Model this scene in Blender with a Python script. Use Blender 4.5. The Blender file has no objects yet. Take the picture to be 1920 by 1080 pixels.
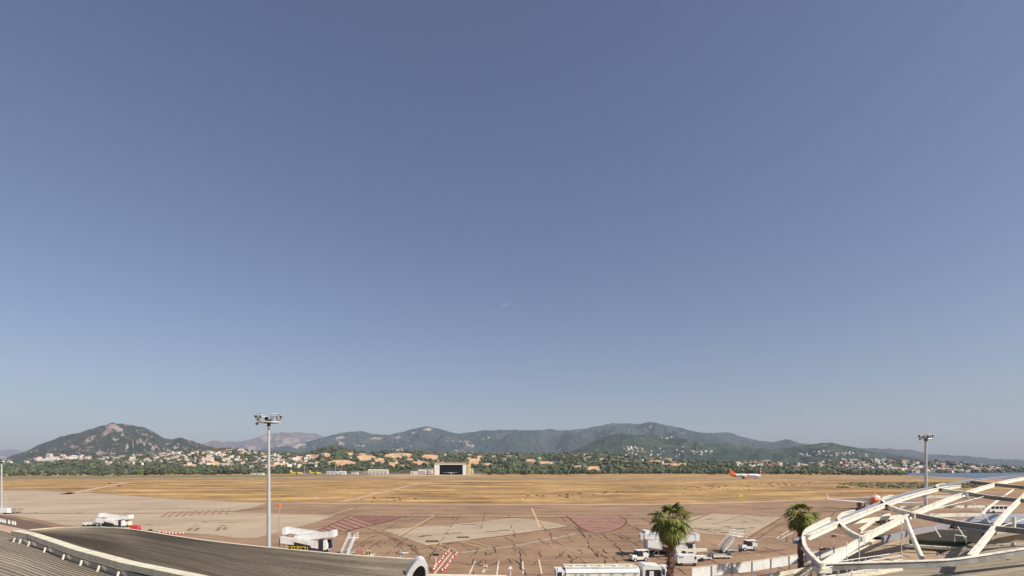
import bpy, math, random
import numpy as np
from mathutils import Vector, Matrix, noise
R = math.radians
random.seed(7)
rng = np.random.default_rng(11)
sc = bpy.context.scene
COL = sc.collection

# ------------------------------------------------------------------ camera
HC = 15.0            # camera height above the apron, metres
F = 1000.0           # focal length in photo pixels (1920 wide)
HY = 874.0           # horizon row
cam = bpy.data.cameras.new("camera")
cam.sensor_width = 36.0
cam.lens = 36.0 * F / 1920.0
cam.shift_y = (HY - 540.0) / 1920.0
cam.clip_start = 0.5
cam.clip_end = 60000
camo = bpy.data.objects.new("camera", cam)
COL.objects.link(camo)
camo.location = (0, 0, HC)
camo.rotation_euler = (R(90), 0, 0)
sc.camera = camo

# ------------------------------------------------------------------ sky, sun, exposure
SUN_AZ, SUN_EL = 118.0, 42.0
w = bpy.data.worlds.new("World")
sc.world = w
w.use_nodes = True
nt = w.node_tree
nt.nodes.clear()
sky = nt.nodes.new("ShaderNodeTexSky")
sky.sky_type = 'NISHITA'
sky.sun_disc = False
sky.sun_elevation = R(SUN_EL)
sky.sun_rotation = R(SUN_AZ)
sky.air_density = 1.0
sky.dust_density = 1.6
sky.ozone_density = 2.0
hs = nt.nodes.new("ShaderNodeHueSaturation")
hs.inputs['Saturation'].default_value = 1.0
hs.inputs['Hue'].default_value = 0.509
bg = nt.nodes.new("ShaderNodeBackground")
bg.inputs['Strength'].default_value = 0.084
wo = nt.nodes.new("ShaderNodeOutputWorld")
nt.links.new(sky.outputs[0], hs.inputs['Color'])
nt.links.new(hs.outputs[0], bg.inputs['Color'])
nt.links.new(bg.outputs[0], wo.inputs['Surface'])
sd = bpy.data.lights.new("sun", 'SUN')
sd.energy = 4.9
sd.angle = R(0.55)
sd.color = (1.0, 0.93, 0.82)
so = bpy.data.objects.new("sun", sd)
COL.objects.link(so)
sv = Vector((math.sin(R(SUN_AZ)) * math.cos(R(SUN_EL)), math.cos(R(SUN_AZ)) * math.cos(R(SUN_EL)), math.sin(R(SUN_EL))))
so.rotation_euler = sv.to_track_quat('Z', 'Y').to_euler()
so.location = (200, 0, 200)
sc.view_settings.view_transform = 'Standard'
sc.view_settings.look = 'None'
sc.view_settings.exposure = 0.25
sc.view_settings.gamma = 1.0
sc.render.engine = 'CYCLES'
sc.cycles.use_denoising = True
sc.cycles.max_bounces = 5
sc.cycles.diffuse_bounces = 2
sc.cycles.glossy_bounces = 2
sc.cycles.transmission_bounces = 3
sc.cycles.volume_bounces = 0
sc.cycles.transparent_max_bounces = 6

# ------------------------------------------------------------------ picture <-> world
def G(px, py, z=0.0):
    D = (HC - z) * F / (py - HY)
    return Vector(((px - 960) / F * D, D, z))
def P(px, py, D):
    return Vector(((px - 960) / F * D, D, HC - (py - HY) / F * D))
def hz(py, D):
    return HC - (py - HY) / F * D

# ------------------------------------------------------------------ mesh builder
class MB:
    def __init__(s):
        s.v = []; s.f = []; s.m = []
    def add(s, vs, fs, mi=0):
        o = len(s.v)
        s.v.extend([tuple(p) for p in vs])
        for f in fs:
            s.f.append(tuple(i + o for i in f)); s.m.append(mi)
        return s
    def box(s, c, d, mi=0, rz=0, ry=0, rx=0, top=(1, 1)):
        hx, hy, hz_ = d[0] / 2, d[1] / 2, d[2] / 2
        M = Matrix.Translation(c) @ Matrix.Rotation(rz, 4, 'Z') @ Matrix.Rotation(ry, 4, 'Y') @ Matrix.Rotation(rx, 4, 'X')
        vs = []
        for z in (-1, 1):
            kx, ky = (top if z > 0 else (1, 1))
            for x, y in ((-1, -1), (1, -1), (1, 1), (-1, 1)):
                vs.append(M @ Vector((x * hx * kx, y * hy * ky, z * hz_)))
        return s.add(vs, [(3, 2, 1, 0), (4, 5, 6, 7), (0, 1, 5, 4), (1, 2, 6, 5), (2, 3, 7, 6), (3, 0, 4, 7)], mi)
    def prism(s, prof, a, b, axis='Y', mi=0):
        """profile (u,w) extruded along an axis from a to b"""
        n = len(prof)
        def q(u, w_, t):
            return {'Y': (u, t, w_), 'X': (t, u, w_), 'Z': (u, w_, t)}[axis]
        vs = [q(u, w_, a) for u, w_ in prof] + [q(u, w_, b) for u, w_ in prof]
        fs = [tuple(range(n)), tuple(range(2 * n - 1, n - 1, -1))]
        for i in range(n):
            j = (i + 1) % n
            fs.append((i, i + n, j + n, j))
        return s.add(vs, fs, mi)
    def tube(s, pts, r, n=8, mi=0, cap=True):
        pts = [Vector(p) for p in pts]
        rs = r if isinstance(r, (list, tuple)) else [r] * len(pts)
        vs = []
        for i, p in enumerate(pts):
            t = (pts[min(i + 1, len(pts) - 1)] - pts[max(i - 1, 0)]).normalized()
            u = t.cross(Vector((0, 0, 1)))
            if u.length < 1e-3: u = Vector((1, 0, 0))
            u.normalize(); v_ = t.cross(u)
            for k in range(n):
                a = 2 * math.pi * k / n
                vs.append(p + (u * math.cos(a) + v_ * math.sin(a)) * rs[i])
        fs = []
        for i in range(len(pts) - 1):
            for k in range(n):
                k2 = (k + 1) % n
                fs.append((i * n + k, i * n + k2, (i + 1) * n + k2, (i + 1) * n + k))
        if cap:
            fs.append(tuple(range(n - 1, -1, -1)))
            fs.append(tuple((len(pts) - 1) * n + k for k in range(n)))
        return s.add(vs, fs, mi)
    def cyl(s, c, r, h, axis='Z', n=14, mi=0):
        c = Vector(c)
        d = {'Z': Vector((0, 0, h / 2)), 'X': Vector((h / 2, 0, 0)), 'Y': Vector((0, h / 2, 0))}[axis]
        return s.tube([c - d, c + d], r, n, mi)
    def sweep(s, pts, wd, ht, mi=0):
        """rectangular beam, pts = centre of its top face, vertical sides"""
        pts = [Vector(p) for p in pts]
        vs = []
        for i, p in enumerate(pts):
            t = pts[min(i + 1, len(pts) - 1)] - pts[max(i - 1, 0)]
            t.z = 0
            if t.length < 1e-6: t = Vector((1, 0, 0))
            t.normalize()
            nrm = Vector((-t.y, t.x, 0)) * (wd / 2)
            for sgn, dz in ((1, 0), (-1, 0), (-1, -ht), (1, -ht)):
                vs.append(p + nrm * sgn + Vector((0, 0, dz)))
        fs = []
        for i in range(len(pts) - 1):
            a, b = i * 4, i * 4 + 4
            for k in range(4):
                k2 = (k + 1) % 4
                fs.append((a + k, a + k2, b + k2, b + k))
        fs.append((3, 2, 1, 0)); e = (len(pts) - 1) * 4
        fs.append((e, e + 1, e + 2, e + 3))
        return s.add(vs, fs, mi)
    def ribbon(s, pts, wd, mi=0):
        pts = [Vector(p) for p in pts]
        vs = []
        for i, p in enumerate(pts):
            t = pts[min(i + 1, len(pts) - 1)] - pts[max(i - 1, 0)]
            t.z = 0; t.normalize()
            ww = wd[i] if isinstance(wd, (list, tuple)) else wd
            nrm = Vector((-t.y, t.x, 0)) * (ww / 2)
            vs += [p + nrm, p - nrm]
        return s.add(vs, [(2 * i + 1, 2 * i + 3, 2 * i + 2, 2 * i) for i in range(len(pts) - 1)], mi)
    def loft(s, secs, n=16, mi=0, cap=True):
        """secs: (x, cy, cz, ry, rz) ellipses along X"""
        vs = []
        for x, cy, cz, ry_, rz_ in secs:
            for k in range(n):
                a = 2 * math.pi * k / n
                vs.append((x, cy + ry_ * math.cos(a), cz + rz_ * math.sin(a)))
        fs = []
        for i in range(len(secs) - 1):
            for k in range(n):
                k2 = (k + 1) % n
                fs.append((i * n + k, i * n + k2, (i + 1) * n + k2, (i + 1) * n + k))
        if cap:
            fs.append(tuple(range(n - 1, -1, -1))); fs.append(tuple((len(secs) - 1) * n + k for k in range(n)))
        return s.add(vs, fs, mi)
    def wing(s, a, b, mi=0):
        """a, b = (leading point, trailing point, thickness dir vector)"""
        (l0, t0, d0), (l1, t1, d1) = a, b
        vs = []
        for l, t, d in ((l0, t0, d0), (l1, t1, d1)):
            l, t, d = Vector(l), Vector(t), Vector(d)
            m_ = l.lerp(t, 0.35)
            vs += [l, m_ + d, t, m_ - d]
        return s.add(vs, [(0, 1, 5, 4), (1, 2, 6, 5), (2, 3, 7, 6), (3, 0, 4, 7), (3, 2, 1, 0), (4, 5, 6, 7)], mi)
    def build(s, name, mats, parent=None, smooth=False, autos=True):
        me = bpy.data.meshes.new(name)
        me.from_pydata(s.v, [], s.f)
        if not isinstance(mats, (list, tuple)): mats = [mats]
        for m_ in mats: me.materials.append(m_)
        me.polygons.foreach_set('material_index', s.m)
        if smooth:
            me.polygons.foreach_set('use_smooth', [True] * len(s.f))
            try: me.set_sharp_from_angle(angle=R(40))
            except Exception: pass
        me.update()
        o = bpy.data.objects.new(name, me)
        COL.objects.link(o)
        if parent: o.parent = parent
        return o

def tag(o, label, cat, group=None):
    o['label'] = label; o['category'] = cat
    if group: o['group'] = group
    return o
def thing(name, label, cat, loc=(0, 0, 0), rz=0, group=None, scale=1):
    o = bpy.data.objects.new(name, None); COL.objects.link(o)
    o.location = loc; o.rotation_euler = (0, 0, rz); o.empty_display_size = 0.3
    o.scale = (scale,) * 3
    return tag(o, label, cat, group)
def struct(o, kind='structure'):
    o['kind'] = kind
    return o
KIDS = {}
def dup(root, loc, rz=0, label=None, group=None, scale=None):
    r = root.copy(); COL.objects.link(r); r.location = loc; r.rotation_euler = (0, 0, rz)
    if scale: r.scale = scale if isinstance(scale, tuple) else (scale,) * 3
    if label: r['label'] = label
    if group: r['group'] = group
    if root.name not in KIDS:
        KIDS[root.name] = [(c, list(c.children)) for c in root.children]
    for ch, gs in KIDS[root.name]:
        c = ch.copy(); COL.objects.link(c); c.parent = r
        for g in gs:
            d = g.copy(); COL.objects.link(d); d.parent = c
    return r
def smoothpts(pts, n=6):
    """catmull-rom through tuples"""
    pts = [np.array(p, float) for p in pts]
    P_ = [2 * pts[0] - pts[1]] + pts + [2 * pts[-1] - pts[-2]]
    out = []
    for i in range(1, len(P_) - 2):
        for k in range(n):
            t = k / n
            a, b, c, d = P_[i - 1], P_[i], P_[i + 1], P_[i + 2]
            out.append(0.5 * (2 * b + (c - a) * t + (2 * a - 5 * b + 4 * c - d) * t * t + (3 * b - a - 3 * c + d) * t ** 3))
    out.append(pts[-1])
    return [tuple(o) for o in out]

# ------------------------------------------------------------------ materials
def mat(name, col, rough=0.6, metal=0.0, var=0.0, vscale=2.0, spec=0.4, bump=0.0, dirt=None, dscale=0.5, coord='Object', stretch=None):
    m = bpy.data.materials.new(name); m.use_nodes = True
    n = m.node_tree; b = n.nodes['Principled BSDF']
    b.inputs['Base Color'].default_value = (*col, 1)
    b.inputs['Roughness'].default_value = rough
    b.inputs['Metallic'].default_value = metal
    b.inputs['Specular IOR Level'].default_value = spec
    if var or dirt or bump:
        tc = n.nodes.new('ShaderNodeTexCoord')
        mp = n.nodes.new('ShaderNodeMapping')
        n.links.new(tc.outputs[coord], mp.inputs[0])
        if stretch: mp.inputs['Scale'].default_value = stretch
        nz = n.nodes.new('ShaderNodeTexNoise'); nz.inputs['Scale'].default_value = vscale
        nz.inputs['Detail'].default_value = 6; nz.inputs['Roughness'].default_value = 0.65
        n.links.new(mp.outputs[0], nz.inputs['Vector'])
        last = None
        if var:
            cr = n.nodes.new('ShaderNodeValToRGB')
            cr.color_ramp.elements[0].position = 0.3; cr.color_ramp.elements[1].position = 0.7
            cr.color_ramp.elements[0].color = (*[c * (1 - var) for c in col], 1)
            cr.color_ramp.elements[1].color = (*[min(1, c * (1 + var)) for c in col], 1)
            n.links.new(nz.outputs[0], cr.inputs[0]); last = cr.outputs[0]
        if dirt:
            nz2 = n.nodes.new('ShaderNodeTexNoise'); nz2.inputs['Scale'].default_value = dscale
            nz2.inputs['Detail'].default_value = 8; nz2.inputs['Roughness'].default_value = 0.7
            n.links.new(mp.outputs[0], nz2.inputs['Vector'])
            c2 = n.nodes.new('ShaderNodeValToRGB')
            c2.color_ramp.elements[0].position = 0.48; c2.color_ramp.elements[1].position = 0.68
            n.links.new(nz2.outputs[0], c2.inputs[0])
            mx = n.nodes.new('ShaderNodeMix'); mx.data_type = 'RGBA'
            n.links.new(c2.outputs[0], mx.inputs[0])
            if last: n.links.new(last, mx.inputs[6])
            else: mx.inputs[6].default_value = (*col, 1)
            mx.inputs[7].default_value = (*dirt, 1); last = mx.outputs[2]
        if last: n.links.new(last, b.inputs['Base Color'])
        if bump:
            bp = n.nodes.new('ShaderNodeBump'); bp.inputs['Strength'].default_value = bump
            n.links.new(nz.outputs[0], bp.inputs['Height']); n.links.new(bp.outputs[0], b.inputs['Normal'])
    return m

def ramp_mat(name, layers, rough=0.9, bump=None, spec=0.2):
    """layers: list of (scale vec, noise scale, detail, [(pos,col)...], mix amount, mode)"""
    m = bpy.data.materials.new(name); m.use_nodes = True
    n = m.node_tree; b = n.nodes['Principled BSDF']
    b.inputs['Roughness'].default_value = rough; b.inputs['Specular IOR Level'].default_value = spec
    tc = n.nodes.new('ShaderNodeTexCoord'); last = None; facs = []
    for sv_, ns, det, stops, amt, mode in layers:
        mp = n.nodes.new('ShaderNodeMapping'); mp.inputs['Scale'].default_value = sv_
        n.links.new(tc.outputs['Object'], mp.inputs[0])
        nz = n.nodes.new('ShaderNodeTexNoise'); nz.inputs['Scale'].default_value = ns; nz.inputs['Detail'].default_value = det
        nz.inputs['Roughness'].default_value = 0.65
        n.links.new(mp.outputs[0], nz.inputs['Vector'])
        cr = n.nodes.new('ShaderNodeValToRGB'); el = cr.color_ramp.elements
        while len(el) < len(stops): el.new(0.5)
        for e, (p_, c_) in zip(el, stops): e.position = p_; e.color = (*c_, 1)
        n.links.new(nz.outputs[0], cr.inputs[0]); facs.append(nz)
        if last is None: last = cr.outputs[0]
        else:
            mx = n.nodes.new('ShaderNodeMix'); mx.data_type = 'RGBA'; mx.blend_type = mode
            mx.inputs[0].default_value = amt
            n.links.new(last, mx.inputs[6]); n.links.new(cr.outputs[0], mx.inputs[7]); last = mx.outputs[2]
    n.links.new(last, b.inputs['Base Color'])
    m['_last'] = 0
    if bump:
        bp = n.nodes.new('ShaderNodeBump'); bp.inputs['Strength'].default_value = bump[0]; bp.inputs['Distance'].default_value = bump[1]
        n.links.new(facs[-1].outputs[0], bp.inputs['Height']); n.links.new(bp.outputs[0], b.inputs['Normal'])
    return m, last
def g3(v): return (v, v, v)

M = {}
M['white'] = mat('white_paint', (0.76, 0.755, 0.74), 0.45, var=0.04, vscale=1.2, dirt=(0.6, 0.57, 0.51), dscale=0.9)
M['cleanwhite'] = mat('aircraft_white', (0.8, 0.8, 0.8), 0.3)
M['canopy'] = mat('weathered_canopy_paint', (0.80, 0.75, 0.63), 0.6, var=0.07, vscale=0.7, dirt=(0.46, 0.42, 0.34), dscale=1.4, stretch=(1, 1, .3))
M['stained_shade'] = mat('stained_shaded_beam_paint', (0.25, 0.24, 0.225), 0.75, var=0.25, vscale=1.6, dirt=(0.10, 0.095, 0.08), dscale=0.8, stretch=(1, 1, .15))  # shaded grey of the cross ribs painted into the colour, plus streaky stains
M['grey'] = mat('grey_steel', (0.33, 0.34, 0.36), 0.5, var=0.12, vscale=2)
M['galv'] = mat('galvanised_steel', (0.5, 0.52, 0.53), 0.45, 0.3, var=0.1, vscale=1.2)
M['dark'] = mat('dark_metal', (0.03, 0.03, 0.032), 0.5)
M['black'] = mat('black_rubber', (0.018, 0.018, 0.018), 0.8)
M['glass'] = mat('dark_glass', (0.02, 0.025, 0.03), 0.08, spec=0.8)
M['greenglass'] = mat('green_tinted_glass', (0.02, 0.07, 0.05), 0.06, spec=1.0)
M['yellow'] = mat('yellow_paint', (0.75, 0.52, 0.06), 0.5)
M['red'] = mat('red_paint', (0.55, 0.06, 0.04), 0.5)
M['orange'] = mat('orange_livery', (0.85, 0.22, 0.03), 0.35)
M['green'] = mat('green_paint', (0.16, 0.3, 0.06), 0.5)
M['cream'] = mat('cream_coping', (0.72, 0.66, 0.5), 0.7, var=0.08, vscale=1, dirt=(0.5, 0.44, 0.34), dscale=.7)
M['glazed'] = mat('rooflight_glazing', (0.2, 0.22, 0.25), 0.15, spec=0.7)
M['roof'] = mat('standing_seam_roof', (0.165, 0.145, 0.115), 0.5, 0.25, var=0.16, vscale=0.5, dirt=(0.12, 0.105, 0.085), dscale=0.35, bump=0.05, stretch=(1, .35, 1))
def roofmat():
    m = bpy.data.materials.new('standing_seam_roof'); m.use_nodes = True
    n = m.node_tree; b = n.nodes['Principled BSDF']; b.inputs['Roughness'].default_value = .75
    at = n.nodes.new('ShaderNodeAttribute'); at.attribute_name = 'along'
    last = None
    for sc_, ns, stops in (((2, 1, 1), 1.0, [(.3, (.28, .225, .155)), (.7, (.40, .33, .235))]), ((1.6, .9, 1), 1.0, [(.38, g3(.5)), (.62, g3(1.15))]), ((7, 2.5, 1), 1.0, [(.35, g3(.75)), (.65, g3(1.15))]), ((60, 3, 1), 1.0, [(.3, g3(.85)), (.7, g3(1.12))])):
        mp = n.nodes.new('ShaderNodeMapping'); mp.inputs['Scale'].default_value = sc_
        n.links.new(at.outputs['Vector'], mp.inputs[0])
        nz = n.nodes.new('ShaderNodeTexNoise'); nz.inputs['Scale'].default_value = ns; nz.inputs['Detail'].default_value = 7; nz.inputs['Roughness'].default_value = .7
        n.links.new(mp.outputs[0], nz.inputs['Vector'])
        cr = n.nodes.new('ShaderNodeValToRGB')
        for e, (p_, c_) in zip(cr.color_ramp.elements, stops): e.position = p_; e.color = (*c_, 1)
        n.links.new(nz.outputs[0], cr.inputs[0])
        if last is None: last = cr.outputs[0]
        else:
            mx = n.nodes.new('ShaderNodeMix'); mx.data_type = 'RGBA'; mx.blend_type = 'MULTIPLY'; mx.inputs[0].default_value = .9
            n.links.new(last, mx.inputs[6]); n.links.new(cr.outputs[0], mx.inputs[7]); last = mx.outputs[2]
    n.links.new(last, b.inputs['Base Color'])
    return m
def g3(v): return (v, v, v)
M['roof'] = roofmat()
M['wall'] = mat('terminal_wall', (0.42, 0.39, 0.34), 0.8, var=0.06)
M['deck'] = mat('sandy_roof_deck', (0.43, 0.31, 0.2), 0.9, var=0.2, vscale=0.6, dirt=(0.33, 0.23, 0.15), dscale=0.25)

# ground materials --------------------------------------------------
dg, dg_last = ramp_mat('dry_grass', [
    ((1, 1, 1), 0.012, 6, [(0.3, (0.31, 0.175, 0.08)), (0.5, (0.44, 0.268, 0.11)), (0.7, (0.38, 0.26, 0.10))], 1, 'MIX'),
    ((0.4, 1.0, 1), 0.04, 9, [(0.36, g3(0.48)), (0.5, g3(0.92)), (0.62, g3(1.4))], 0.95, 'MULTIPLY'),
    ((0.8, 1, 1), 0.14, 9, [(0.34, g3(0.55)), (0.55, g3(1.0)), (0.7, g3(1.35))], 0.8, 'MULTIPLY')], 0.95)
M['grass'] = dg
ap, ap_last = ramp_mat('worn_asphalt', [
    ((1, 1, 1), 0.03, 7, [(0.3, (0.245, 0.150, 0.091)), (0.55, (0.315, 0.200, 0.124)), (0.75, (0.385, 0.255, 0.163))], 1, 'MIX'),
    ((0.45, 1.0, 1), 0.14, 9, [(0.32, g3(0.62)), (0.47, g3(0.98)), (0.68, g3(1.18))], 0.9, 'MULTIPLY'),
    ((1, 1, 1), 0.8, 8, [(0.3, g3(0.76)), (0.7, g3(1.18))], 0.6, 'MULTIPLY')], 0.85)
M['asphalt'] = ap
cc, cc_last = ramp_mat('concrete_slabs', [
    ((1, 1, 1), 0.04, 6, [(0.3, (0.36, 0.275, 0.19)), (0.6, (0.46, 0.355, 0.25)), (0.8, (0.51, 0.40, 0.285))], 1, 'MIX'),
    ((0.22, 1.0, 1), 0.10, 8, [(0.30, g3(0.72)), (0.48, g3(1.0)), (0.7, g3(1.08))], 0.85, 'MULTIPLY'),
    ((1, 1, 1), 0.9, 5, [(0.3, g3(0.9)), (0.7, g3(1.08))], 0.6, 'MULTIPLY')], 0.85)
M['concrete'] = cc
M['shoulder'] = mat('pale_shoulder', (0.47, 0.33, 0.22), 0.9, var=0.15, vscale=0.1)
M['rednh'] = mat('red_hatch_ground', (0.32, 0.175, 0.125), 0.9, var=0.25, vscale=0.4)
M['redline'] = mat('red_line_paint', (0.15, 0.05, 0.04), 0.9, var=0.2, vscale=0.6)
M['redfaded'] = mat('faded_red_paint', (0.33, 0.15, 0.105), 0.9, var=0.3, vscale=0.5)
M['tar'] = mat('tar_seam', (0.025, 0.016, 0.012), 0.7)
M['rubber'] = mat('rubber_stain', (0.07, 0.05, 0.038), 0.9, var=0.35, vscale=1.4)
M['darkline'] = mat('dark_joint', (0.15, 0.09, 0.06), 0.9, var=0.2, vscale=0.5)
M['linewhite'] = mat('white_line_paint', (0.66, 0.56, 0.44), 0.8, var=0.2, vscale=0.8)
M['lineyellow'] = mat('yellow_line_paint', (0.62, 0.43, 0.20), 0.8, var=0.2, vscale=0.8)
M['runway'] = mat('runway_asphalt', (0.22, 0.17, 0.135), 0.9, var=0.15, vscale=0.05)
M['olive'] = ramp_mat('olive_scrub', [((1, 1, 1), 0.12, 8, [(0.35, (0.08, 0.075, 0.025)), (0.5, (0.16, 0.13, 0.05)), (0.7, (0.30, 0.21, 0.08))], 1, 'MIX')], 0.95)[0]
M['greenstrip'] = ramp_mat('green_verge', [((1, 1, 1), 0.1, 8, [(0.35, (0.13, 0.12, 0.04)), (0.55, (0.22, 0.19, 0.07)), (0.7, (0.34, 0.26, 0.11))], 1, 'MIX')], 0.95)[0]

# sea
ms = bpy.data.materials.new('sea_water'); ms.use_nodes = True
n = ms.node_tree; b = n.nodes['Principled BSDF']
b.inputs['Base Color'].default_value = (0.045, 0.075, 0.11, 1); b.inputs['Roughness'].default_value = 0.25
tc = n.nodes.new('ShaderNodeTexCoord'); nz = n.nodes.new('ShaderNodeTexNoise'); nz.inputs['Scale'].default_value = 0.15
nz.inputs['Detail'].default_value = 6; bp = n.nodes.new('ShaderNodeBump'); bp.inputs['Strength'].default_value = 0.9; bp.inputs['Distance'].default_value = 2.0
n.links.new(tc.outputs['Object'], nz.inputs['Vector']); n.links.new(nz.outputs[0], bp.inputs['Height']); n.links.new(bp.outputs[0], b.inputs['Normal'])

# foliage
def foliage(name, dark, light, obj=True):
    m = bpy.data.materials.new(name); m.use_nodes = True
    n = m.node_tree; b = n.nodes['Principled BSDF']
    b.inputs['Roughness'].default_value = 0.75; b.inputs['Specular IOR Level'].default_value = 0.25
    ge = n.nodes.new('ShaderNodeNewGeometry'); oi = n.nodes.new('ShaderNodeObjectInfo')
    ad = n.nodes.new('ShaderNodeMath'); ad.operation = 'MULTIPLY_ADD'
    n.links.new(oi.outputs['Random'], ad.inputs[0]); ad.inputs[1].default_value = 0.45
    mu = n.nodes.new('ShaderNodeMath'); mu.operation = 'MULTIPLY'; mu.inputs[1].default_value = 0.55
    n.links.new(ge.outputs['Random Per Island'], mu.inputs[0]); n.links.new(mu.outputs[0], ad.inputs[2])
    cr = n.nodes.new('ShaderNodeValToRGB')
    cr.color_ramp.elements[0].color = (*dark, 1); cr.color_ramp.elements[1].color = (*light, 1)
    em_ = cr.color_ramp.elements.new(0.6); em_.color = (*[d * .75 + l * .25 for d, l in zip(dark, light)], 1)
    n.links.new(ad.outputs[0], cr.inputs[0]); n.links.new(cr.outputs[0], b.inputs['Base Color'])
    return m
M['leaf'] = foliage('tree_foliage', (0.035, 0.052, 0.02), (0.25, 0.27, 0.10))
M['leafd'] = foliage('evergreen_foliage', (0.02, 0.03, 0.014), (0.16, 0.17, 0.075))
M['leafb'] = foliage('bright_foliage', (0.08, 0.12, 0.03), (0.2, 0.24, 0.07))
M['bark'] = mat('bark', (0.12, 0.08, 0.05), 0.9)
M['frond'] = foliage('palm_frond', (0.014, 0.026, 0.008), (0.34, 0.36, 0.07))
M['deadfrond'] = foliage('dead_palm_frond', (0.16, 0.075, 0.025), (0.5, 0.29, 0.08))
M['palmbark'] = mat('palm_bark', (0.2, 0.12, 0.085), 0.95, var=0.5, vscale=5)

# ------------------------------------------------------------------ terrain: ridges
def interp(prof, x):
    return np.interp(x, [p[0] for p in prof], [p[1] for p in prof])
LAYERS = {}
BARE = [(390,862,14,6),(355,873,16,4),(405,871,13,5),(430,858,7,3),(412,849,5,4),(374,852,6,2),(590,855,14,4),(612,853,8,4),(560,862,10,4),(639,868,28,6),(686,859,20,6),(713,864,9,6),
        (556,877,8,3),(585,870,12,3),(749,854,30,5),(738,868,9,9),(806,857,21,5),(786,868,20,4),(752,873,10,4),(890,866,16,7),(916,872,12,4),(900,857,6,3),(878,859,7,2),
        (993,863,14,2.5),(1019,867,23,2.5),(1031,876,6,1.6),(1088,875,16,2.2),(1114,878,14,5),(1129,861,7,2.2),(1110,867,10,1),(1230,866,15,3.5),(1268,871,30,3.5),
        (1358,887,13,3),(655,851,10,2.5),(540,849,8,2),(510,856,10,3),(475,868,10,2),(455,862,8,2),(700,870,6,3),(770,862,8,3),(830,868,8,3),(500,876,10,2),(525,872,12,2.5),(340,868,6,2)]
def bare_at(px, py, pad=1.0):
    for cx, cy, rx, ry in BARE:
        dx = (px - cx) / (rx * pad); dy = (py - cy) / (ry * pad)
        if dx * dx + dy * dy < 1: return True
    return False
ROCKL = [(212,800,11,6),(203,808,7,5),(224,806,8,4),(196,814,6,3),(262,829,13,2.8),(276,833,9,1.8),(288,838,8,4),(330,838,6,4),(309,843,14,2),(187,849,7,4),(140,838,10,3),(165,826,9,2.5),(178,820,7,2),(234,815,8,2),(245,838,10,2),(205,844,10,2),(120,832,6,2),(273,815,8,2),(150,850,6,1.5),(232,845,6,2),(315,832,5,1.5),(215,824,7,2),(255,808,5,2),(100,842,7,1.5)]
ROCKF = [(684,850,10,2.2),(700,855,9,2.2),(714,859,7,1.5),(738,846,9,4),(752,844,8,4),(680,835,12,2),(640,832,8,3),(560,835,16,5),(880,836,10,2.5),(945,840,7,1.5),(800,805,9,3),(780,812,8,2),(870,828,9,2),(1220,800,9,3),(1215,808,8,2),(705,822,12,2),(860,845,9,1.5),(745,820,10,2),(640,820,8,2),(910,822,9,2)]
ROCKP = [(500,822,14,6),(545,826,18,6),(585,830,14,6),(530,838,16,5),(600,838,16,4),(470,840,14,4)]
def ridge(name, prof, D0, D1, D2, basez, amp, ns, m, x0, x1, step=2, rows=46, jag=0.6, bare=False, ex=1.0, curve=0.0, strike=None):
    xs = np.arange(x0, x1 + step, step)
    crest_y = interp(prof, xs)
    D1v = np.array([D1 * (1 + curve * noise.noise(Vector((x * 0.006, 3.1, D1 * 0.01)))) for x in xs])
    for i, x in enumerate(xs):
        crest_y[i] -= jag * noise.fractal(Vector((x * 0.05, 1.7, D1 * 0.003)), 0.9, 2.0, 4) * min(1, max(0.0, (878 - crest_y[i]) / 12))
    nt_ = rows + 10
    V = np.zeros((len(xs), nt_, 3)); B = np.zeros((len(xs), nt_))
    for i, x in enumerate(xs):
        top = HC + (HY - crest_y[i]) / F * D1v[i]
        top = max(top, basez - 0.5)
        for j in range(nt_):
            if j <= rows:
                t = j / rows
                D = D0 + (D1v[i] - D0) * t
                s = t ** ex
                s = s * s * (3 - 2 * s) * 0.55 + s * 0.45
                X = (x - 960) / F * D
                nn = noise.ridged_multi_fractal(Vector((X * ns, D * ns * (0.7), D1 * .001)), 1.0, 2.1, 5, 1.0, 2.0) - 1.1
                z = basez + (top - basez) * s
                z += (nn * amp * math.sin(math.pi * min(1, t * 1.02)) ** 0.8 * min(1.0, max(0, (top - basez)) / (amp * 2.0)))
                # keep the crest the skyline
                lim = HC + (HY - crest_y[i] - 0.15 * (1 - t) * 10) / F * D if t < 0.97 else 1e9
                z = min(z, lim) if top > basez + 8 else min(z, max(top, basez) + 1)
            else:
                t = (j - rows) / 10
                D = D1v[i] + (D2 - D1) * t
                X = (x - 960) / F * D
                z = basez + (top - basez) * (1 - t) ** 1.2
                if j == rows + 0: z = top
            V[i, j] = (X, D, max(z, basez - 0.3))
            if bare and j <= rows:
                py = HY + (HC - z) / D * F
                m_ = 0.0
                for cx, cy, rx, ry in bare:
                    q_ = ((x - cx) / rx) ** 2 + ((py - cy) / ry) ** 2
                    if q_ < 4: m_ = max(m_, 0.9 - q_ * 0.45)
                B[i, j] = m_
    nx = len(xs)
    idx = np.arange(nx * nt_).reshape(nx, nt_)
    quads = np.stack([idx[:-1, :-1], idx[1:, :-1], idx[1:, 1:], idx[:-1, 1:]], -1).reshape(-1, 4)
    me = bpy.data.meshes.new(name)
    me.from_pydata(V.reshape(-1, 3).tolist(), [], quads.tolist())
    me.polygons.foreach_set('use_smooth', [True] * len(quads))
    if bare:
        at = me.attributes.new('bare', 'FLOAT', 'POINT'); at.data.foreach_set('value', B.reshape(-1))
    me.materials.append(m); me.update()
    o = bpy.data.objects.new(name, me); COL.objects.link(o); struct(o)
    LAYERS[name] = (xs, V, rows)
    return o
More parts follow.
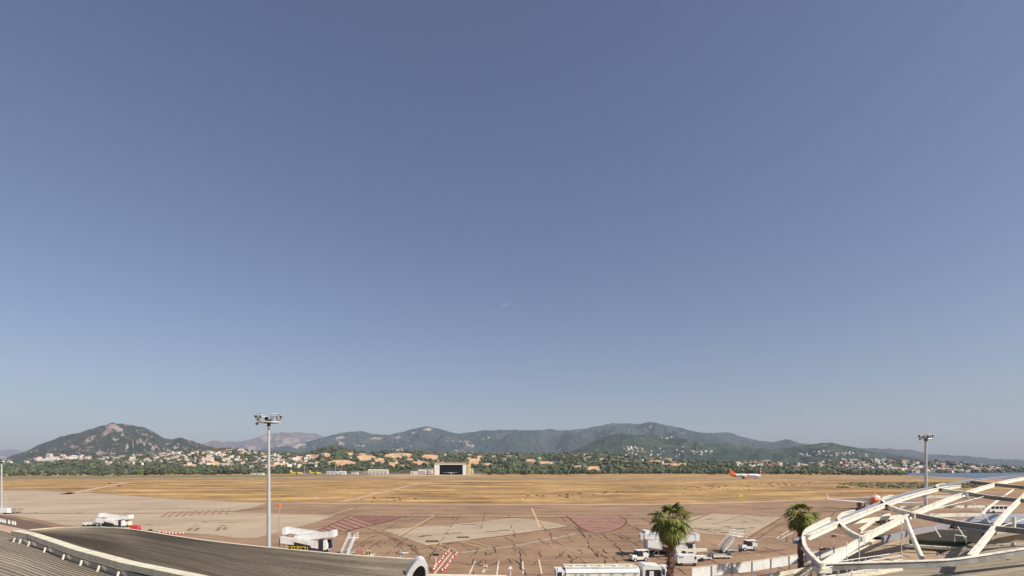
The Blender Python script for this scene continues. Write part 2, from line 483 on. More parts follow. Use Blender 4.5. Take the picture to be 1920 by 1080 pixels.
def surf(name, px, py):
    """first point of a ridge seen at this picture position"""
    xs, V, rows = LAYERS[name]
    if px < xs[0] or px > xs[-1]: return None
    i = int(np.clip(np.searchsorted(xs, px), 1, len(xs) - 1)); a = (px - xs[i - 1]) / (xs[i] - xs[i - 1])
    col = V[i - 1] * (1 - a) + V[i] * a
    ys = HY + (HC - col[:, 2]) / col[:, 1] * F
    for j in range(1, rows + 1):
        if ys[j] <= py:
            d = ys[j - 1] - ys[j]
            k = 0 if d < 1e-6 else min(1, max(0, (ys[j - 1] - py) / d))
            p = col[j - 1] * (1 - k) + col[j] * k
            return Vector(p)
    return None

def hill_mat(name, c0, c1, c2, rock, rockpos, ns, bump=0.8, bd=20, bare=None, bn=0.02):
    m, last = ramp_mat(name, [
        ((1, 1, 1.6), ns, 9, [(0.32, c0), (0.5, c1), (0.68, c2)], 1, 'MIX'),
        ((1, 1, 1), ns * 7, 6, [(0.32, g3(0.72)), (0.68, g3(1.25))], 0.9, 'MULTIPLY')], 0.95, bump=(bump, bd))
    n = m.node_tree; b = n.nodes['Principled BSDF']
    tc = n.nodes.new('ShaderNodeTexCoord')
    mp = n.nodes.new('ShaderNodeMapping'); mp.inputs['Scale'].default_value = (1, 0.6, 2.2)
    n.links.new(tc.outputs['Object'], mp.inputs[0])
    nz = n.nodes.new('ShaderNodeTexNoise'); nz.inputs['Scale'].default_value = ns * 1.8; nz.inputs['Detail'].default_value = 10; nz.inputs['Roughness'].default_value = 0.72
    n.links.new(mp.outputs[0], nz.inputs['Vector'])
    cr = n.nodes.new('ShaderNodeValToRGB'); cr.color_ramp.elements[0].position = rockpos; cr.color_ramp.elements[1].position = rockpos + 0.05
    n.links.new(nz.outputs[0], cr.inputs[0])
    mx = n.nodes.new('ShaderNodeMix'); mx.data_type = 'RGBA'
    n.links.new(cr.outputs[0], mx.inputs[0]); n.links.new(last, mx.inputs[6]); mx.inputs[7].default_value = (*rock, 1)
    last = mx.outputs[2]
    if bare:
        at = n.nodes.new('ShaderNodeAttribute'); at.attribute_name = 'bare'
        nb = n.nodes.new('ShaderNodeTexNoise'); nb.inputs['Scale'].default_value = bn; nb.inputs['Detail'].default_value = 8; nb.inputs['Roughness'].default_value = .7
        n.links.new(tc.outputs['Object'], nb.inputs['Vector'])
        cb = n.nodes.new('ShaderNodeValToRGB')
        cb.color_ramp.elements[0].position = 0.35; cb.color_ramp.elements[0].color = (*bare[0], 1)
        cb.color_ramp.elements[1].position = 0.62; cb.color_ramp.elements[1].color = (*bare[1], 1)
        n.links.new(nb.outputs[0], cb.inputs[0])
        m2 = n.nodes.new('ShaderNodeMix'); m2.data_type = 'RGBA'
        st = n.nodes.new('ShaderNodeMath'); st.operation = 'GREATER_THAN'; st.inputs[1].default_value = 0.5 + bare[2] * .5
        nd = n.nodes.new('ShaderNodeTexNoise'); nd.inputs['Scale'].default_value = bn * 2.2; nd.inputs['Detail'].default_value = 8; nd.inputs['Roughness'].default_value = .75
        n.links.new(tc.outputs['Object'], nd.inputs['Vector'])
        ma = n.nodes.new('ShaderNodeMath'); ma.operation = 'MULTIPLY_ADD'; ma.inputs[1].default_value = bare[2]
        n.links.new(nd.outputs[0], ma.inputs[0]); n.links.new(at.outputs['Fac'], ma.inputs[2])
        n.links.new(ma.outputs[0], st.inputs[0])
        n.links.new(st.outputs[0], m2.inputs[0]); n.links.new(last, m2.inputs[6]); n.links.new(cb.outputs[0], m2.inputs[7])
        last = m2.outputs[2]
    n.links.new(last, b.inputs['Base Color'])
    return m

PN = [(-60,872),(0,871),(100,866),(200,858),(300,850),(400,840),(450,842),(480,847),(520,848),(560,851),(585,848),(600,841),(612,837),(625,835),(640,837),(660,843),(690,848),(740,845),(780,846),(840,849),(900,850),(960,848),(1040,850),(1100,848),(1150,851),(1200,856),(1250,860),(1300,863),(1350,866),(1400,866),(1430,864),(1500,870),(1560,874),(1620,879),(1680,885),(1700,889)]
PL = [(-160,885),(-60,880),(0,862),(20,856),(50,845),(75,834),(110,820),(145,812),(175,803),(200,796.5),(206,793.5),(213,792.5),(219,795),(228,794.5),(240,796.5),(258,800),(270,801),(280,806),(292,813),(310,821),(325,823),(340,820.5),(355,825),(380,834),(410,842),(450,852),(500,868),(540,880)]
PM = [(960,884),(1000,872),(1040,858),(1060,850),(1080,843),(1110,828),(1135,818),(1165,812),(1200,815),(1230,816),(1280,822),(1320,829),(1380,834),(1420,840),(1460,842),(1500,836),(1540,831),(1560,830),(1590,837),(1640,847),(1700,856),(1760,866),(1800,874),(1830,882)]
PP = [(1440,880),(1500,872),(1560,864),(1600,858),(1650,860),(1700,863),(1740,866),(1780,865),(1810,868),(1850,872),(1900,876),(1950,879),(2000,884),(2060,888)]
PF = [(330,868),(380,856),(420,846),(470,848),(520,838),(560,832),(600,822),(640,812),(660,810),(680,809),(700,814),(730,815),(760,808),(785,801),(800,799),(820,804),(840,808),(862,813),(900,808),(940,806),(1000,807),(1035,804),(1050,807),(1100,804),(1120,799),(1150,793),(1175,794),(1200,794),(1218,791),(1240,795),(1280,803),(1318,812),(1340,811),(1362,810),(1385,817),(1420,826),(1450,828),(1480,824),(1500,831),(1540,833),(1570,834),(1620,840),(1680,842),(1715,844),(1740,852),(1770,853),(1800,854),(1840,857),(1860,860),(1900,861),(1960,864),(2100,872)]
PFF = [(-200,850),(-60,846),(0,844),(15,841),(40,846),(120,858),(300,860),(340,845),(380,832),(400,827),(430,828),(455,828),(480,821),(500,814),(520,810),(545,812),(560,810),(590,813),(620,821),(680,828),(760,836),(900,850)]
near_m = hill_mat('scrub_hill', (0.045, 0.05, 0.025), (0.075, 0.08, 0.04), (0.15, 0.13, 0.07), (0.42, 0.30, 0.19), 0.60, 0.012, bump=0.5, bd=6, bare=((0.50, 0.26, 0.14), (0.66, 0.46, 0.25), 0.9))
left_m = hill_mat('granite_mountain', (0.03, 0.055, 0.036), (0.055, 0.082, 0.052), (0.13, 0.13, 0.09), (0.62, 0.46, 0.38), 0.575, 0.010, bump=1.0, bd=60, bare=((0.48, 0.34, 0.29), (0.70, 0.55, 0.47), 3.4), bn=0.016)
mid_m = hill_mat('wooded_hill', (0.026, 0.052, 0.03), (0.045, 0.08, 0.045), (0.13, 0.14, 0.08), (0.42, 0.34, 0.26), 0.63, 0.006, bump=1.0, bd=45)
far_m = hill_mat('far_ridge_scrub', (0.02, 0.05, 0.042), (0.04, 0.08, 0.062), (0.12, 0.14, 0.11), (0.5, 0.40, 0.34), 0.62, 0.0026, bump=1.0, bd=160, bare=((0.5, 0.4, 0.33), (0.7, 0.6, 0.5), 3.6), bn=0.008)
ff_m = hill_mat('far_granite', (0.12, 0.10, 0.08), (0.2, 0.15, 0.12), (0.3, 0.22, 0.17), (0.6, 0.44, 0.36), 0.58, 0.002, bump=1.0, bd=200, bare=((0.4, 0.28, 0.22), (0.6, 0.46, 0.38), 2.2), bn=0.003)
ridge('near_hills', PN, 1060, 2000, 2600, -0.5, 9, 0.006, near_m, -150, 1704, 2, 60, 0.4, bare=BARE)
ridge('left_mountain', PL, 2300, 4300, 5200, -0.6, 110, 0.0030, left_m, -160, 540, 1.5, 90, 1.6, ex=0.9, bare=ROCKL)
ridge('wooded_hills', PM, 2600, 3900, 5000, -1.0, 75, 0.0026, mid_m, 960, 1830, 2, 50, 0.7)
ridge('peninsula', PP, 1330, 2100, 2500, -2.2, 9, 0.006, mid_m, 1440, 2060, 2, 40, 0.6)
ridge('far_ridge', PF, 5200, 7600, 9000, -1.5, 280, 0.0013, far_m, 330, 2110, 2, 70, 1.5, bare=ROCKF)
ridge('far_peaks', PFF, 9500, 11500, 12400, -1.5, 320, 0.0011, ff_m, -210, 900, 2.5, 50, 2.6, bare=ROCKP)

# ------------------------------------------------------------------ ground, sea, pavements
def sheet(name, pts, z, m, kind='structure'):
    mb = MB(); mb.add([(p[0], p[1], z) for p in pts], [tuple(range(len(pts)))])
    o = mb.build(name, m)
    if o.data.polygons[0].normal.z < 0: o.data.flip_normals()
    return struct(o, kind)
coast = [G(2400, 908), G(2100, 905), G(1980, 902), G(1880, 899.5), G(1830, 897.5), G(1780, 895), G(1740, 893.2), G(1715, 892), G(1690, 890.5), G(1640, 888.5)]
gp = [(-11500, -300), (1200, -300), (1200, coast[0].y)] + [(c.x, c.y) for c in coast] + [(700, 1300), (1100, 2500), (3000, 5200), (3500, 12500), (-11500, 12500)]
sheet('ground', gp, 0.0, M['grass'])
sheet('sea', [(-11800, -500), (11800, -500), (11800, 12800), (-11800, 12800)], -1.8, ms)
bank = MB(); bank.sweep([(c.x, c.y, 0.05) for c in coast], 5.0, 2.2, 0)
struct(bank.build('shore', M['shoulder']))

def gpoly(pts, z): return [G(x, y) for x, y in pts]
apron_top = [(-300,917),(0,918),(60,918),(180,924),(330,935),(450,940),(640,943.5),(900,944.5),(1200,945.5),(1400,941),(1560,934),(1700,927),(1800,923),(2300,915)]
ap_pts = [G(x, y) for x, y in apron_top]
ap_all = [(p.x, p.y) for p in ap_pts] + [(490, -20), (-440, -20)]
sheet('apron', ap_all, 0.03, M['asphalt'])
def zone(name, pts, z, m): return sheet(name, [(G(x, y).x, G(x, y).y) for x, y in pts], z, m)
zone('concrete_pavement', [(-300,919),(0,920),(60,920),(180,926),(330,937),(500,943.5),(470,953),(440,958),(330,962),(100,963),(-80,962),(-300,950)], 0.05, M['concrete'])
zone('concrete_pavement', [(-80,962.5),(100,963.5),(330,962.5),(440,960),(520,962),(626,967),(590,980),(480,1009),(440,1009),(400,1003),(330,999),(250,993),(120,985),(60,972),(20,966)], 0.052, M['concrete'])
zone('concrete_pavement', [(718,994),(860,982),(960,972),(1010,975),(1066,987),(940,1005),(800,1023)], 0.05, M['concrete'])
zone('concrete_pavement', [(1255,990),(1290,972),(1335,962),(1462,969),(1397,1005),(1300,1000)], 0.05, M['concrete'])
zone('red_hatched_area', [(592,998),(655,968),(762,967),(728,978),(650,996)], 0.055, M['rednh'])
semi = [(1062,967.5),(1160,967.5),(1174,975),(1174,982),(1165,989),(1148,996),(1120,1001),(1104,998),(1088,990)]
zone('red_hatched_area', semi, 0.055, M['rednh'])
zone('greenish_verge', [(-300,893.6),(100,893.2),(300,892.0),(500,890.6),(700,890.2),(760,890.8),(500,894),(200,896.5),(-300,899)], 0.02, M['greenstrip'])
zone('scrub_patch', [(1568,907),(1600,904),(1700,903),(1800,905),(1900,908),(1860,914),(1760,917),(1680,918),(1620,914)], 0.02, M['olive'])
zone('hangar_apron', [(700,890.5),(820,889.6),(900,889.8),(905,891.5),(780,892.5),(690,892.2)], 0.03, M['shoulder'])
zone('grey_track', [(560,888.8),(740,888.3),(760,890.2),(560,891.5)], 0.025, M['runway'])
# runway
rw = MB(); rw.box((-50, 622, 0.035), (1290, 46, 0.03)); struct(rw.build('runway', M['runway']))

mk = MB()
MATS_MK = [M['linewhite'], M['lineyellow'], M['shoulder'], M['darkline'], M['redline'], M['rubber'], M['redfaded']]
def line(pts, w_, mi, z=0.075):
    pts = [G(x, y) for x, y in pts]
    out = []
    for a, b_ in zip(pts[:-1], pts[1:]):
        k = max(1, int((b_ - a).length / 20))
        out += [a.lerp(b_, t / k) for t in range(k)]
    out.append(pts[-1])
    mk.ribbon([(p.x, p.y, z) for p in out], w_, mi)
# runway edges and centre line
for yy, ww, x0, x1 in ((600.5, 2.6, 150, 590), (643, 1.0, -690, 590), (600.5, 0.7, -690, 150)):
    mk.ribbon([(x, yy, 0.075) for x in np.arange(x0, x1, 20)], ww, 0)
for k in range(28): mk.ribbon([(-640 + k * 45, 622, 0.075), (-615 + k * 45, 622, 0.075)], 0.9, 0)
line([(x, interp(apron_top, x) + 1.3) for x in range(560, 1900, 20)], 4.5, 2, 0.07)
line([(x, interp(apron_top, x) + 1.6) for x in range(-100, 560, 20)], 1.6, 2, 0.07)
line([(498,964),(620,965.5),(760,967),(1000,969),(1180,970),(1300,966)], 1.3, 2, 0.071)
line([(440,961),(560,963.8),(760,968.8),(1000,970.8),(1190,972)], 0.9, 3, 0.072)
line([(-40,963),(200,964),(330,962.2),(440,959.5),(500,952)], 0.8, 3, 0.072)
line([(972,955.3),(994,955.3)], 1.1, 1); line([(1002,955.3),(1026,955.3)], 1.1, 1); line([(997,953),(1013,990)], 0.55, 1)
line([(644,953),(664,953)], 1.3, 1); line([(672,953),(694,953)], 1.3, 1); line([(664,953),(620,966)], 0.5, 1)
line([(1294,949),(1312,949)], 1.2, 1); line([(1318,949),(1340,949)], 1.2, 1)
line([(817,966),(748,1006)], 0.5, 1); line([(819,966),(751,1006)], 0.3, 3); line([(802,966),(820,966)], 1.6, 2)
line([(800,1022),(828,1019)], 0.9, 1); line([(862,1015.5),(881,1014.5)], 0.8, 1)
line([(825,1021),(855,1033)], 0.22, 1); line([(812,1022),(846,1037)], 0.22, 1)
line([(862,1016),(914,1030)], 0.3, 1); line([(880,1014),(920,1026)], 0.25, 1)
line([(864,1036.5),(918,1029),(960,1024),(1020,1013),(1078,1001)], 0.22, 0); line([(864,1038),(920,1030.6),(962,1025.4),(1022,1014.3),(1080,1002)], 0.22, 0)
line([(828,1020),(930,1007),(1000,997),(1068,988)], 0.35, 3)
for a in ([(891,1053),(880,1077)], [(935,1053),(930,1090)], [(980,1053),(981,1077)], [(846,1037),(812,1080)], [(1010,1050),(1016,1077)]): line(a, 0.22, 0)
for a in ([(908,1060),(911,1067)], [(914,1060),(905,1075)], [(905,1068),(914,1069)]): line(a, 0.3, 0)
line([(1397,1005),(1450,1007)], 0.4, 0); line([(1250,1002),(1300,1001),(1395,1006.5)], 0.4, 2); line([(1464,972),(1400,1012),(1396,1016)], 0.35, 3); line([(1478,974),(1415,1014)], 0.3, 3)
line([(1395,1004),(1402,1010)], 0.4, 1); line([(1462,970),(1398,1006)], 0.7, 2)
line([(1396,966),(1338,984)], 0.25, 3); line([(1335,962),(1262,990)], 0.5, 3); line([(1462,969),(1335,961.5)], 0.9, 3)
line([(1400,1034),(1425,1043)], 0.25, 1); line([(1300,1049),(1360,1043),(1470,1032)], 0.15, 3)
line([(1456,1010),(1488,990)], 0.3, 0); line([(1462,1012),(1492,996)], 0.3, 0); line([(1456,1011),(1497,1020)], 0.25, 0)
line([(1550,978),(1568,958)], 0.3, 3); line([(1556,1000),(1585,1006)], 0.4, 0); line([(1530,1008),(1590,1017)], 0.3, 0)
line([(1150,970),(1176,966),(1230,975)], 0.3, 3)
line([(120,927),(170,918),(215,909),(245,904)], 5, 2, 0.05); line([(640,941),(710,925),(770,910),(810,904)], 3.0, 2, 0.05)
line([(500,907),(640,903),(760,906)], 2.5, 2, 0.045)
# dashed concrete lane + stains of wheels
for k in range(12):
    line([(262 + k * 16, 978 - k * 0.9), (271 + k * 16, 977.5 - k * .9)], 0.35, 3)
for x, y, w2, hh in ((810,1015.5,24,2.4),(868,1008,22,2.0),(840,985.5,18,0.8),(880,984,30,0.8),(922,997.6,24,0.8),(945,995,22,0.9),(790,1007,12,.9),(800,1005,18,.9),(838,1002,12,0.8),(856,1000,20,0.8),
                     (367,987,13,.9),(385,980,10,.7),(380,978,8,.5),(418,986,13,.9),(433,980,16,.6),(368,982,8,.4),(414,981,8,.4),(1322,993,22,0.9),(1345,994.5,14,.9),(1362,999.6,22,1.1),(1388,991.5,20,1.),(1410,990,8,1.),(1395,979,10,1.),(1330,974,14,1.),(1305,992,14,.8),(1430,1002,6,.8),(1365,988,14,.9),
                     (150,962,12,.8),(250,955,20,.5),(66,961.6,5,1.),(280,984,14,.8),(238,962,10,.5),(1620,972,10,.7)):
    line([(x - w2 / 2, y), (x, y + random.uniform(-.3, .3)), (x + w2 / 2, y - .3)], hh, 5, 0.078)
for x0, y0, x1, y1 in ((350,996,358,990),(363,996,371,990),(404,996,411,989),(418,994,422,989)):
    line([(x0, y0), (x1, y1)], 0.3, 3); line([(x0 + 4, y0), (x1 + 4, y1)], 0.3, 3)
# hatch lines
for k in range(20):
    if k < 7: sx, sy = 598 + k * 8.5, 995.3 - k * 4.05
    else: sx, sy = 650 + (k - 6) * 8.3, 968
    ex_, ey_ = sx, sy
    while ex_ < 765:
        ex_ += 1; ey_ += .36
        lim_ = float(np.interp(ex_, [592, 650, 728, 762], [998, 996, 978, 967]))
        if ey_ > lim_: break
    if ex_ > sx + 4: line([(sx, sy), (ex_, ey_)], 0.5, 4)
line([(592,998),(655,968),(762,967),(728,978),(650,996),(592,998)], 0.45, 4)
line(semi + [semi[0]], 0.45, 4)
for k in range(8):
    y = 970 + k * 3.6
    xl = 1064 + (y - 967) * 0.95; xr = min(1174, 1172 - max(0, y - 984) ** 1.25 * 1.9)
    if xr > xl + 6: line([(xl, y + 2.2), (xr, y)], 0.42, 4)
for k in range(10):
    line([(302 + k * 13.5, 970 - k * 0.75), (318 + k * 12.5, 960 - k * 0.4)], 0.7, 6)
line([(296,971),(440,962)], 0.4, 6); line([(310,962),(430,955.5)], 0.4, 6)
struct(mk.build('painted_markings', MATS_MK))

# tar filled cracks
ck = MB()
CR = [[(1077,988),(1092,998),(1100,1012),(1106,1021),(1109,1030)],[(1111,1029),(1118,1034),(1123,1042)],[(1108,1031),(1116,1038),(1122,1045)],[(1061,1000),(1071,1014),(1072,1017)],[(1104,1004),(1115,1013)],
      [(1128,1002),(1140,1012),(1155,1023),(1172,1040)],[(1064,1040),(1068,1048),(1074,1056)],[(1128,1040),(1136,1048),(1130,1050),(1134,1057)],[(1083,1031),(1090,1040)],[(1131,1030),(1139,1038)],[(1148,1045),(1157,1055)],
      [(1040,1014),(1050,1019),(1061,1024)],[(928,1054),(922,1060),(905,1062)],[(925,1026),(931,1032),(929,1034),(924,1038),(917,1042)],[(962,1021),(965,1028),(965,1034)],[(901,1050),(898,1056),(903,1062)],[(908,1036),(915,1042),(919,1040)],
      [(963,1049),(975,1060),(982,1072)],[(1010,1010),(1018,1018),(1026,1022)],[(1014,1035),(1010,1038),(1014,1044)],[(688,990),(740,1010),(780,1031),(815,1028)],[(685,1033),(706,1020),(716,1014)],[(680,1026),(694,1016),(700,1014)],[(740,1040),(750,1034)],
      [(802,1050),(812,1040),(845,1018)],[(1200,1004),(1215,1012),(1228,1024)],[(1018,990),(1040,1004),(1048,1008)],[(700,979),(712,972)],[(770,975),(782,972),(800,967)],[(845,974),(852,968)],[(1000,1024),(1018,1024),(1035,1027)],[(1048,1028),(1080,1025),(1120,1026)],
      [(960,1032),(1000,1034)],[(1074,1056),(1100,1055),(1160,1052),(1200,1050)],[(860,1058),(900,1056),(960,1056),(1000,1058)],[(1190,1020),(1206,1012)],[(1160,1000),(1180,1012),(1196,1024)],[(1175,985),(1205,997),(1240,1012)],[(1400,1022),(1425,1026),(1445,1029)],[(1420,1034),(1470,1040)],
      [(1440,1010),(1480,1016)],[(1470,1022),(1496,1026)],[(1560,1006),(1580,1010)],[(640,1000),(660,994),(684,990)],[(470,958),(498,952)],[(1040,968),(1062,971)]]
def wig(pts, w_, amt=0.5):
    out = []
    pts = [G(x, y) for x, y in pts]
    for a, b_ in zip(pts[:-1], pts[1:]):
        d = b_ - a; k = max(2, int(d.length / 1.2)); nn = Vector((-d.y, d.x, 0)).normalized()
        for t in range(k):
            out.append(a.lerp(b_, t / k) + nn * random.gauss(0, amt * 0.5))
    out.append(pts[-1])
    ws = [w_ * random.uniform(0.35, 1.5) for _ in out]
    ck.ribbon([(p.x, p.y, 0.085) for p in out], ws, 0)
for i, c in enumerate(CR): wig(c, 0.14 if i < 24 else 0.11)
for k in range(120):
    x = random.uniform(690, 1240); y = random.uniform(968, 1060)
    if 740 < x < 1050 and 975 < y < 1018 and random.random() < .8: continue
    L = random.uniform(5, 22); s_ = random.choice((0.9, 0.9, 0.1, -0.6)) * (y - 930) / 120
    wig([(x, y), (x + L * 0.5, y + L * 0.45 * s_), (x + L, y + L * s_)], random.uniform(0.05, 0.12), 0.25)
for k in range(26):
    x = random.uniform(1290, 1600); y = random.uniform(970, 1040); L = random.uniform(8, 30)
    wig([(x, y), (x + L, y + L * random.uniform(-.1, .35))], 0.06, 0.2)
for k in range(-6, 12):
    X0 = k * 7.5 + 2; Y = 62.0
    while Y < 165:
        L = random.uniform(4, 16)
        px_ = 960 + X0 / Y * 1000
        if random.random() < .72 and 640 < px_ < 1600:
            n2_ = int(L / 1.3) + 2
            ck.ribbon([(X0 - (Y - 60) * .03 + random.gauss(0, .13), Y + q * L / n2_, .083) for q in range(n2_ + 1)], [random.uniform(.04, .17) for _ in range(n2_ + 1)], 0)
        Y += L + random.uniform(0, 5)
for k in range(13):
    Y0 = 66 + k * 7.5; X = -40.0
    while X < 75:
        L = random.uniform(3, 18)
        if random.random() < .6 and X + 40 > (Y0 - 66) * .1:
            n2_ = int(L / 1.5) + 2
            ck.ribbon([(X + q * L / n2_, Y0 + X * .03 + random.gauss(0, .14), .083) for q in range(n2_ + 1)], [random.uniform(.03, .14) for _ in range(n2_ + 1)], 0)
        X += L + random.uniform(0, 6)
struct(ck.build('tar_filled_cracks', M['tar']))

# road by the left hall
zone('service_road', [(-300,958),(-60,960),(0,966),(60,978),(100,988),(60,1010),(-100,1010),(-300,990)], 0.06, M['darkline'])
zone('footway', [(-300,985),(-100,975),(0,984),(70,998),(60,1014),(-100,1030),(-300,1010)], 0.10, M['shoulder'])

# ------------------------------------------------------------------ vegetation
def ico(sub=1):
    import bmesh
    bm = bmesh.new(); bmesh.ops.create_icosphere(bm, subdivisions=sub, radius=1)
    v = np.array([p.co[:] for p in bm.verts]); f = np.array([[q.index for q in fc.verts] for fc in bm.faces]); bm.free()
    return v, f
IV1, IF1 = ico(1); IV2, IF2 = ico(2)
def blob_mesh(name, blobs, m, IV=IV1, IF=IF1, rough=0.28):
    """blobs: (x,y,z,rx,ry,rz)"""
    k = len(blobs); nv = len(IV)
    B = np.array(blobs)
    dis = 1 + rough * rng.standard_normal((k, nv, 1))
    V = IV[None] * dis * B[:, None, 3:6] + B[:, None, 0:3]
    Fc = (IF[None] + (np.arange(k) * nv)[:, None, None]).reshape(-1, 3)
    me = bpy.data.meshes.new(name)
    V = V.reshape(-1, 3)
    me.vertices.add(len(V)); me.vertices.foreach_set('co', V.reshape(-1))
    me.loops.add(len(Fc) * 3); me.loops.foreach_set('vertex_index', Fc.reshape(-1).astype(np.int32))
    me.polygons.add(len(Fc)); me.polygons.foreach_set('loop_start', np.arange(0, len(Fc) * 3, 3, dtype=np.int32))
    me.materials.append(m); me.update(calc_edges=True)
    o = bpy.data.objects.new(name, me); COL.objects.link(o)
    return o
def make_tree(label, m, h=9, r=4.5, shape='round', nb=34):
    t = thing('broadleaf_tree' if shape != 'cone' else 'cypress_tree', label, 'tree')
    tr = MB()
    tr.tube([(0, 0, -1), (0.1, 0, h * 0.3), (0.2, 0.1, h * 0.6)], [0.35, 0.27, 0.12], 7)
    for a in range(4):
        an = a * 1.6
        tr.tube([(0.1, 0, h * .3), (math.cos(an) * r * .5, math.sin(an) * r * .5, h * .62)], [0.16, 0.06], 5)
    tr.build('trunk', M['bark'], t)
    bl = []
    for k in range(nb):
        a = random.uniform(0, 6.28); u = random.random() ** 0.5
        if shape == 'round':
            zz = random.uniform(0.18, 0.95); rr = r * u * math.sqrt(max(0.08, 1 - ((zz - 0.5) / 0.52) ** 2))
            s_ = r * random.uniform(0.22, 0.4)
        elif shape == 'wide':
            zz = random.uniform(0.1, 0.85); rr = r * u * (1.1 - 0.5 * zz); s_ = r * random.uniform(0.2, 0.34)
        else:
            zz = random.uniform(0.08, 0.97); rr = r * u * (1.02 - zz); s_ = r * random.uniform(0.28, 0.42) * (1.15 - zz * 0.7)
        bl.append((math.cos(a) * rr, math.sin(a) * rr, zz * h, s_, s_, s_ * 0.8))
    c = blob_mesh('crown', bl, m); c.parent = t
    return t
lab = ['dark rounded evergreen oak in the belt of trees beyond the runway grass', 'mid green broadleaf tree in the belt beyond the runway grass',
       'low spreading dark green tree at the edge of the airfield grass', 'bright yellow-green tree standing out in the belt beyond the grass', 'slim dark cypress rising over the belt of trees beyond the runway']
protos = [make_tree(lab[0], M['leafd'], 10, 5.5), make_tree(lab[1], M['leaf'], 10, 5.2), make_tree(lab[2], M['leafd'], 6, 6, 'wide'),
          make_tree(lab[3], M['leafb'], 9, 5), make_tree(lab[4], M['leafd'], 13, 2.0, 'cone', 26)]
grp = 'trees in the belt beyond the runway'
cnt = 0; first = [True] * 5
def clear_zone(px, py):
    if 800 < px < 905 and py > 877: return True
    if 540 < px < 745 and py > 883: return True
    if 745 < px < 800 and py > 880: return True
    return False
cands = []
for px in np.arange(-40, 1690, 6.3):
    x = px + random.uniform(-2.5, 2.5)
    base = interp([(-60,893),(200,892),(300,891),(450,889.5),(560,888.5),(900,889.5),(1000,890.6),(1100,889.6),(1200,888.6),(1350,889),(1500,890.6),(1600,891.4),(1700,891.8)], x)
    cands.append((x, base + random.uniform(-1.5, 0.35)))
REG = [(90, 'at the far left, by the edge mast'), (260, 'below the left mountain'), (500, 'left of the tall mast'), (800, 'between tall mast and hangar'), (960, 'just right of the hangar'), (1130, 'between the hangar and the large palm'), (1360, 'above the large palm'), (1530, 'behind the taxiing airliner'), (9999, 'near the bay')]
KT = ['dark rounded evergreen tree ', 'mid green broadleaf tree ', 'low spreading dark tree ', 'bright yellow-green tree ', 'slim dark cypress ']
def treelab(k, x):
    g_ = [q for q in REG if x < q[0]][0][1]
    return KT[k] + 'in the belt ' + g_, 'belt trees ' + g_
for x, y in cands:
    if clear_zone(x, y - 1):
        y = 886.6
        if 800 < x < 905: continue
    D = 15000 / (y - HY)
    r_ = random.random()
    if x < 250: k = 0 if r_ < .45 else (2 if r_ < .85 else 1)
    elif 255 < x < 275 or 1150 < x < 1300: k = 1 if r_ < .5 else (3 if r_ < .75 else 0)
    else: k = 0 if r_ < .4 else (1 if r_ < .62 else (2 if r_ < .9 else (4 if r_ < .93 else 3)))
    s_ = random.choice((random.uniform(.4, .7), random.uniform(.7, 1.05), random.uniform(.6, 1.25))) * (0.6 if x < 240 else 1.0) * (0.75 if x > 1450 else 1.0)
    if 990 < x < 1040: s_ *= .8
    loc = (((x - 960) / F) * D, D, 0)
    sc3 = (s_ * random.uniform(.85, 1.2), s_ * random.uniform(.85, 1.2), s_ * random.uniform(.8, 1.15))
    if first[k]:
        o = protos[k]; o.location = loc; o.scale = sc3; o['label'], o['group'] = treelab(k, x); first[k] = False
    else:
        o = dup(protos[k], loc, random.uniform(0, 6), *treelab(k, x), sc3)
    cnt += 1
for k in range(5):
    if first[k]:
        protos[k].location = (-700 + 40 * k, 930, 0); protos[k]['group'] = grp

# wood on the slopes: thousands of crowns that read as a mass
def wood(name, layer, xr, yr, n, m, size, avoid=True, tops=None):
    bl = []
    tries = 0
    while len(bl) < n and tries < n * 6:
        tries += 1
        px = random.uniform(*xr); py = random.uniform(*yr)
        if layer == 'near_hills':
            yt = interp(PN, px)
            py = yt + (890 - yt) * random.random() ** 0.9
        if avoid and bare_at(px, py, 0.92) and random.random() < 0.97: continue
        if clear_zone(px, py): continue
        p = surf(layer, px, py)
        if p is None: continue
        if noise.noise(Vector((p.x * 0.008, p.y * 0.008, 5))) < -0.28 and random.random() < .7: continue
        s_ = size * random.uniform(0.6, 1.35)
        for q in range(2):
            bl.append((p.x + random.gauss(0, s_ * .45), p.y + random.gauss(0, s_ * .45), p.z + s_ * random.uniform(.2, .55), s_ * .75, s_ * .75, s_ * .62))
    o = blob_mesh(name, bl, m)
    return struct(o, 'stuff')
wood('hillside_wood', 'near_hills', (-60, 1690), (840, 890), 4600, M['leafd'], 6.0)
wood('hillside_wood', 'near_hills', (-60, 1690), (840, 890), 2600, M['leaf'], 6.0)
wood('peninsula_wood', 'peninsula', (1500, 1960), (862, 887), 1500, M['leafd'], 5.5, False)
# open scrub tufts on the airfield
tf = []
for k in range(150):
    c = random.choice([(1310, 912), (1480, 911), (1470, 908), (1360, 916), (1020, 932), (1340, 910), (1500, 908), (730, 936), (1060, 930), (1460, 906), (1150, 925)])
    x = c[0] + random.gauss(0, 28); y = c[1] + random.gauss(0, 2.5)
    p = G(x, y); s_ = random.uniform(0.25, 0.7)
    tf.append((p.x, p.y, s_ * .2, s_ * 1.5, s_, s_ * .45))
for k in range(260):
    x = random.uniform(1570, 1860); y = random.uniform(905, 915.5); p = G(x, y); s_ = random.uniform(.4, .9)
    tf.append((p.x, p.y, s_ * .3, s_ * 1.6, s_ * 1.2, s_ * .6))
struct(blob_mesh('airfield_scrub', tf, foliage('brown_scrub', (0.045, 0.032, 0.015), (0.14, 0.11, 0.045))), 'stuff')

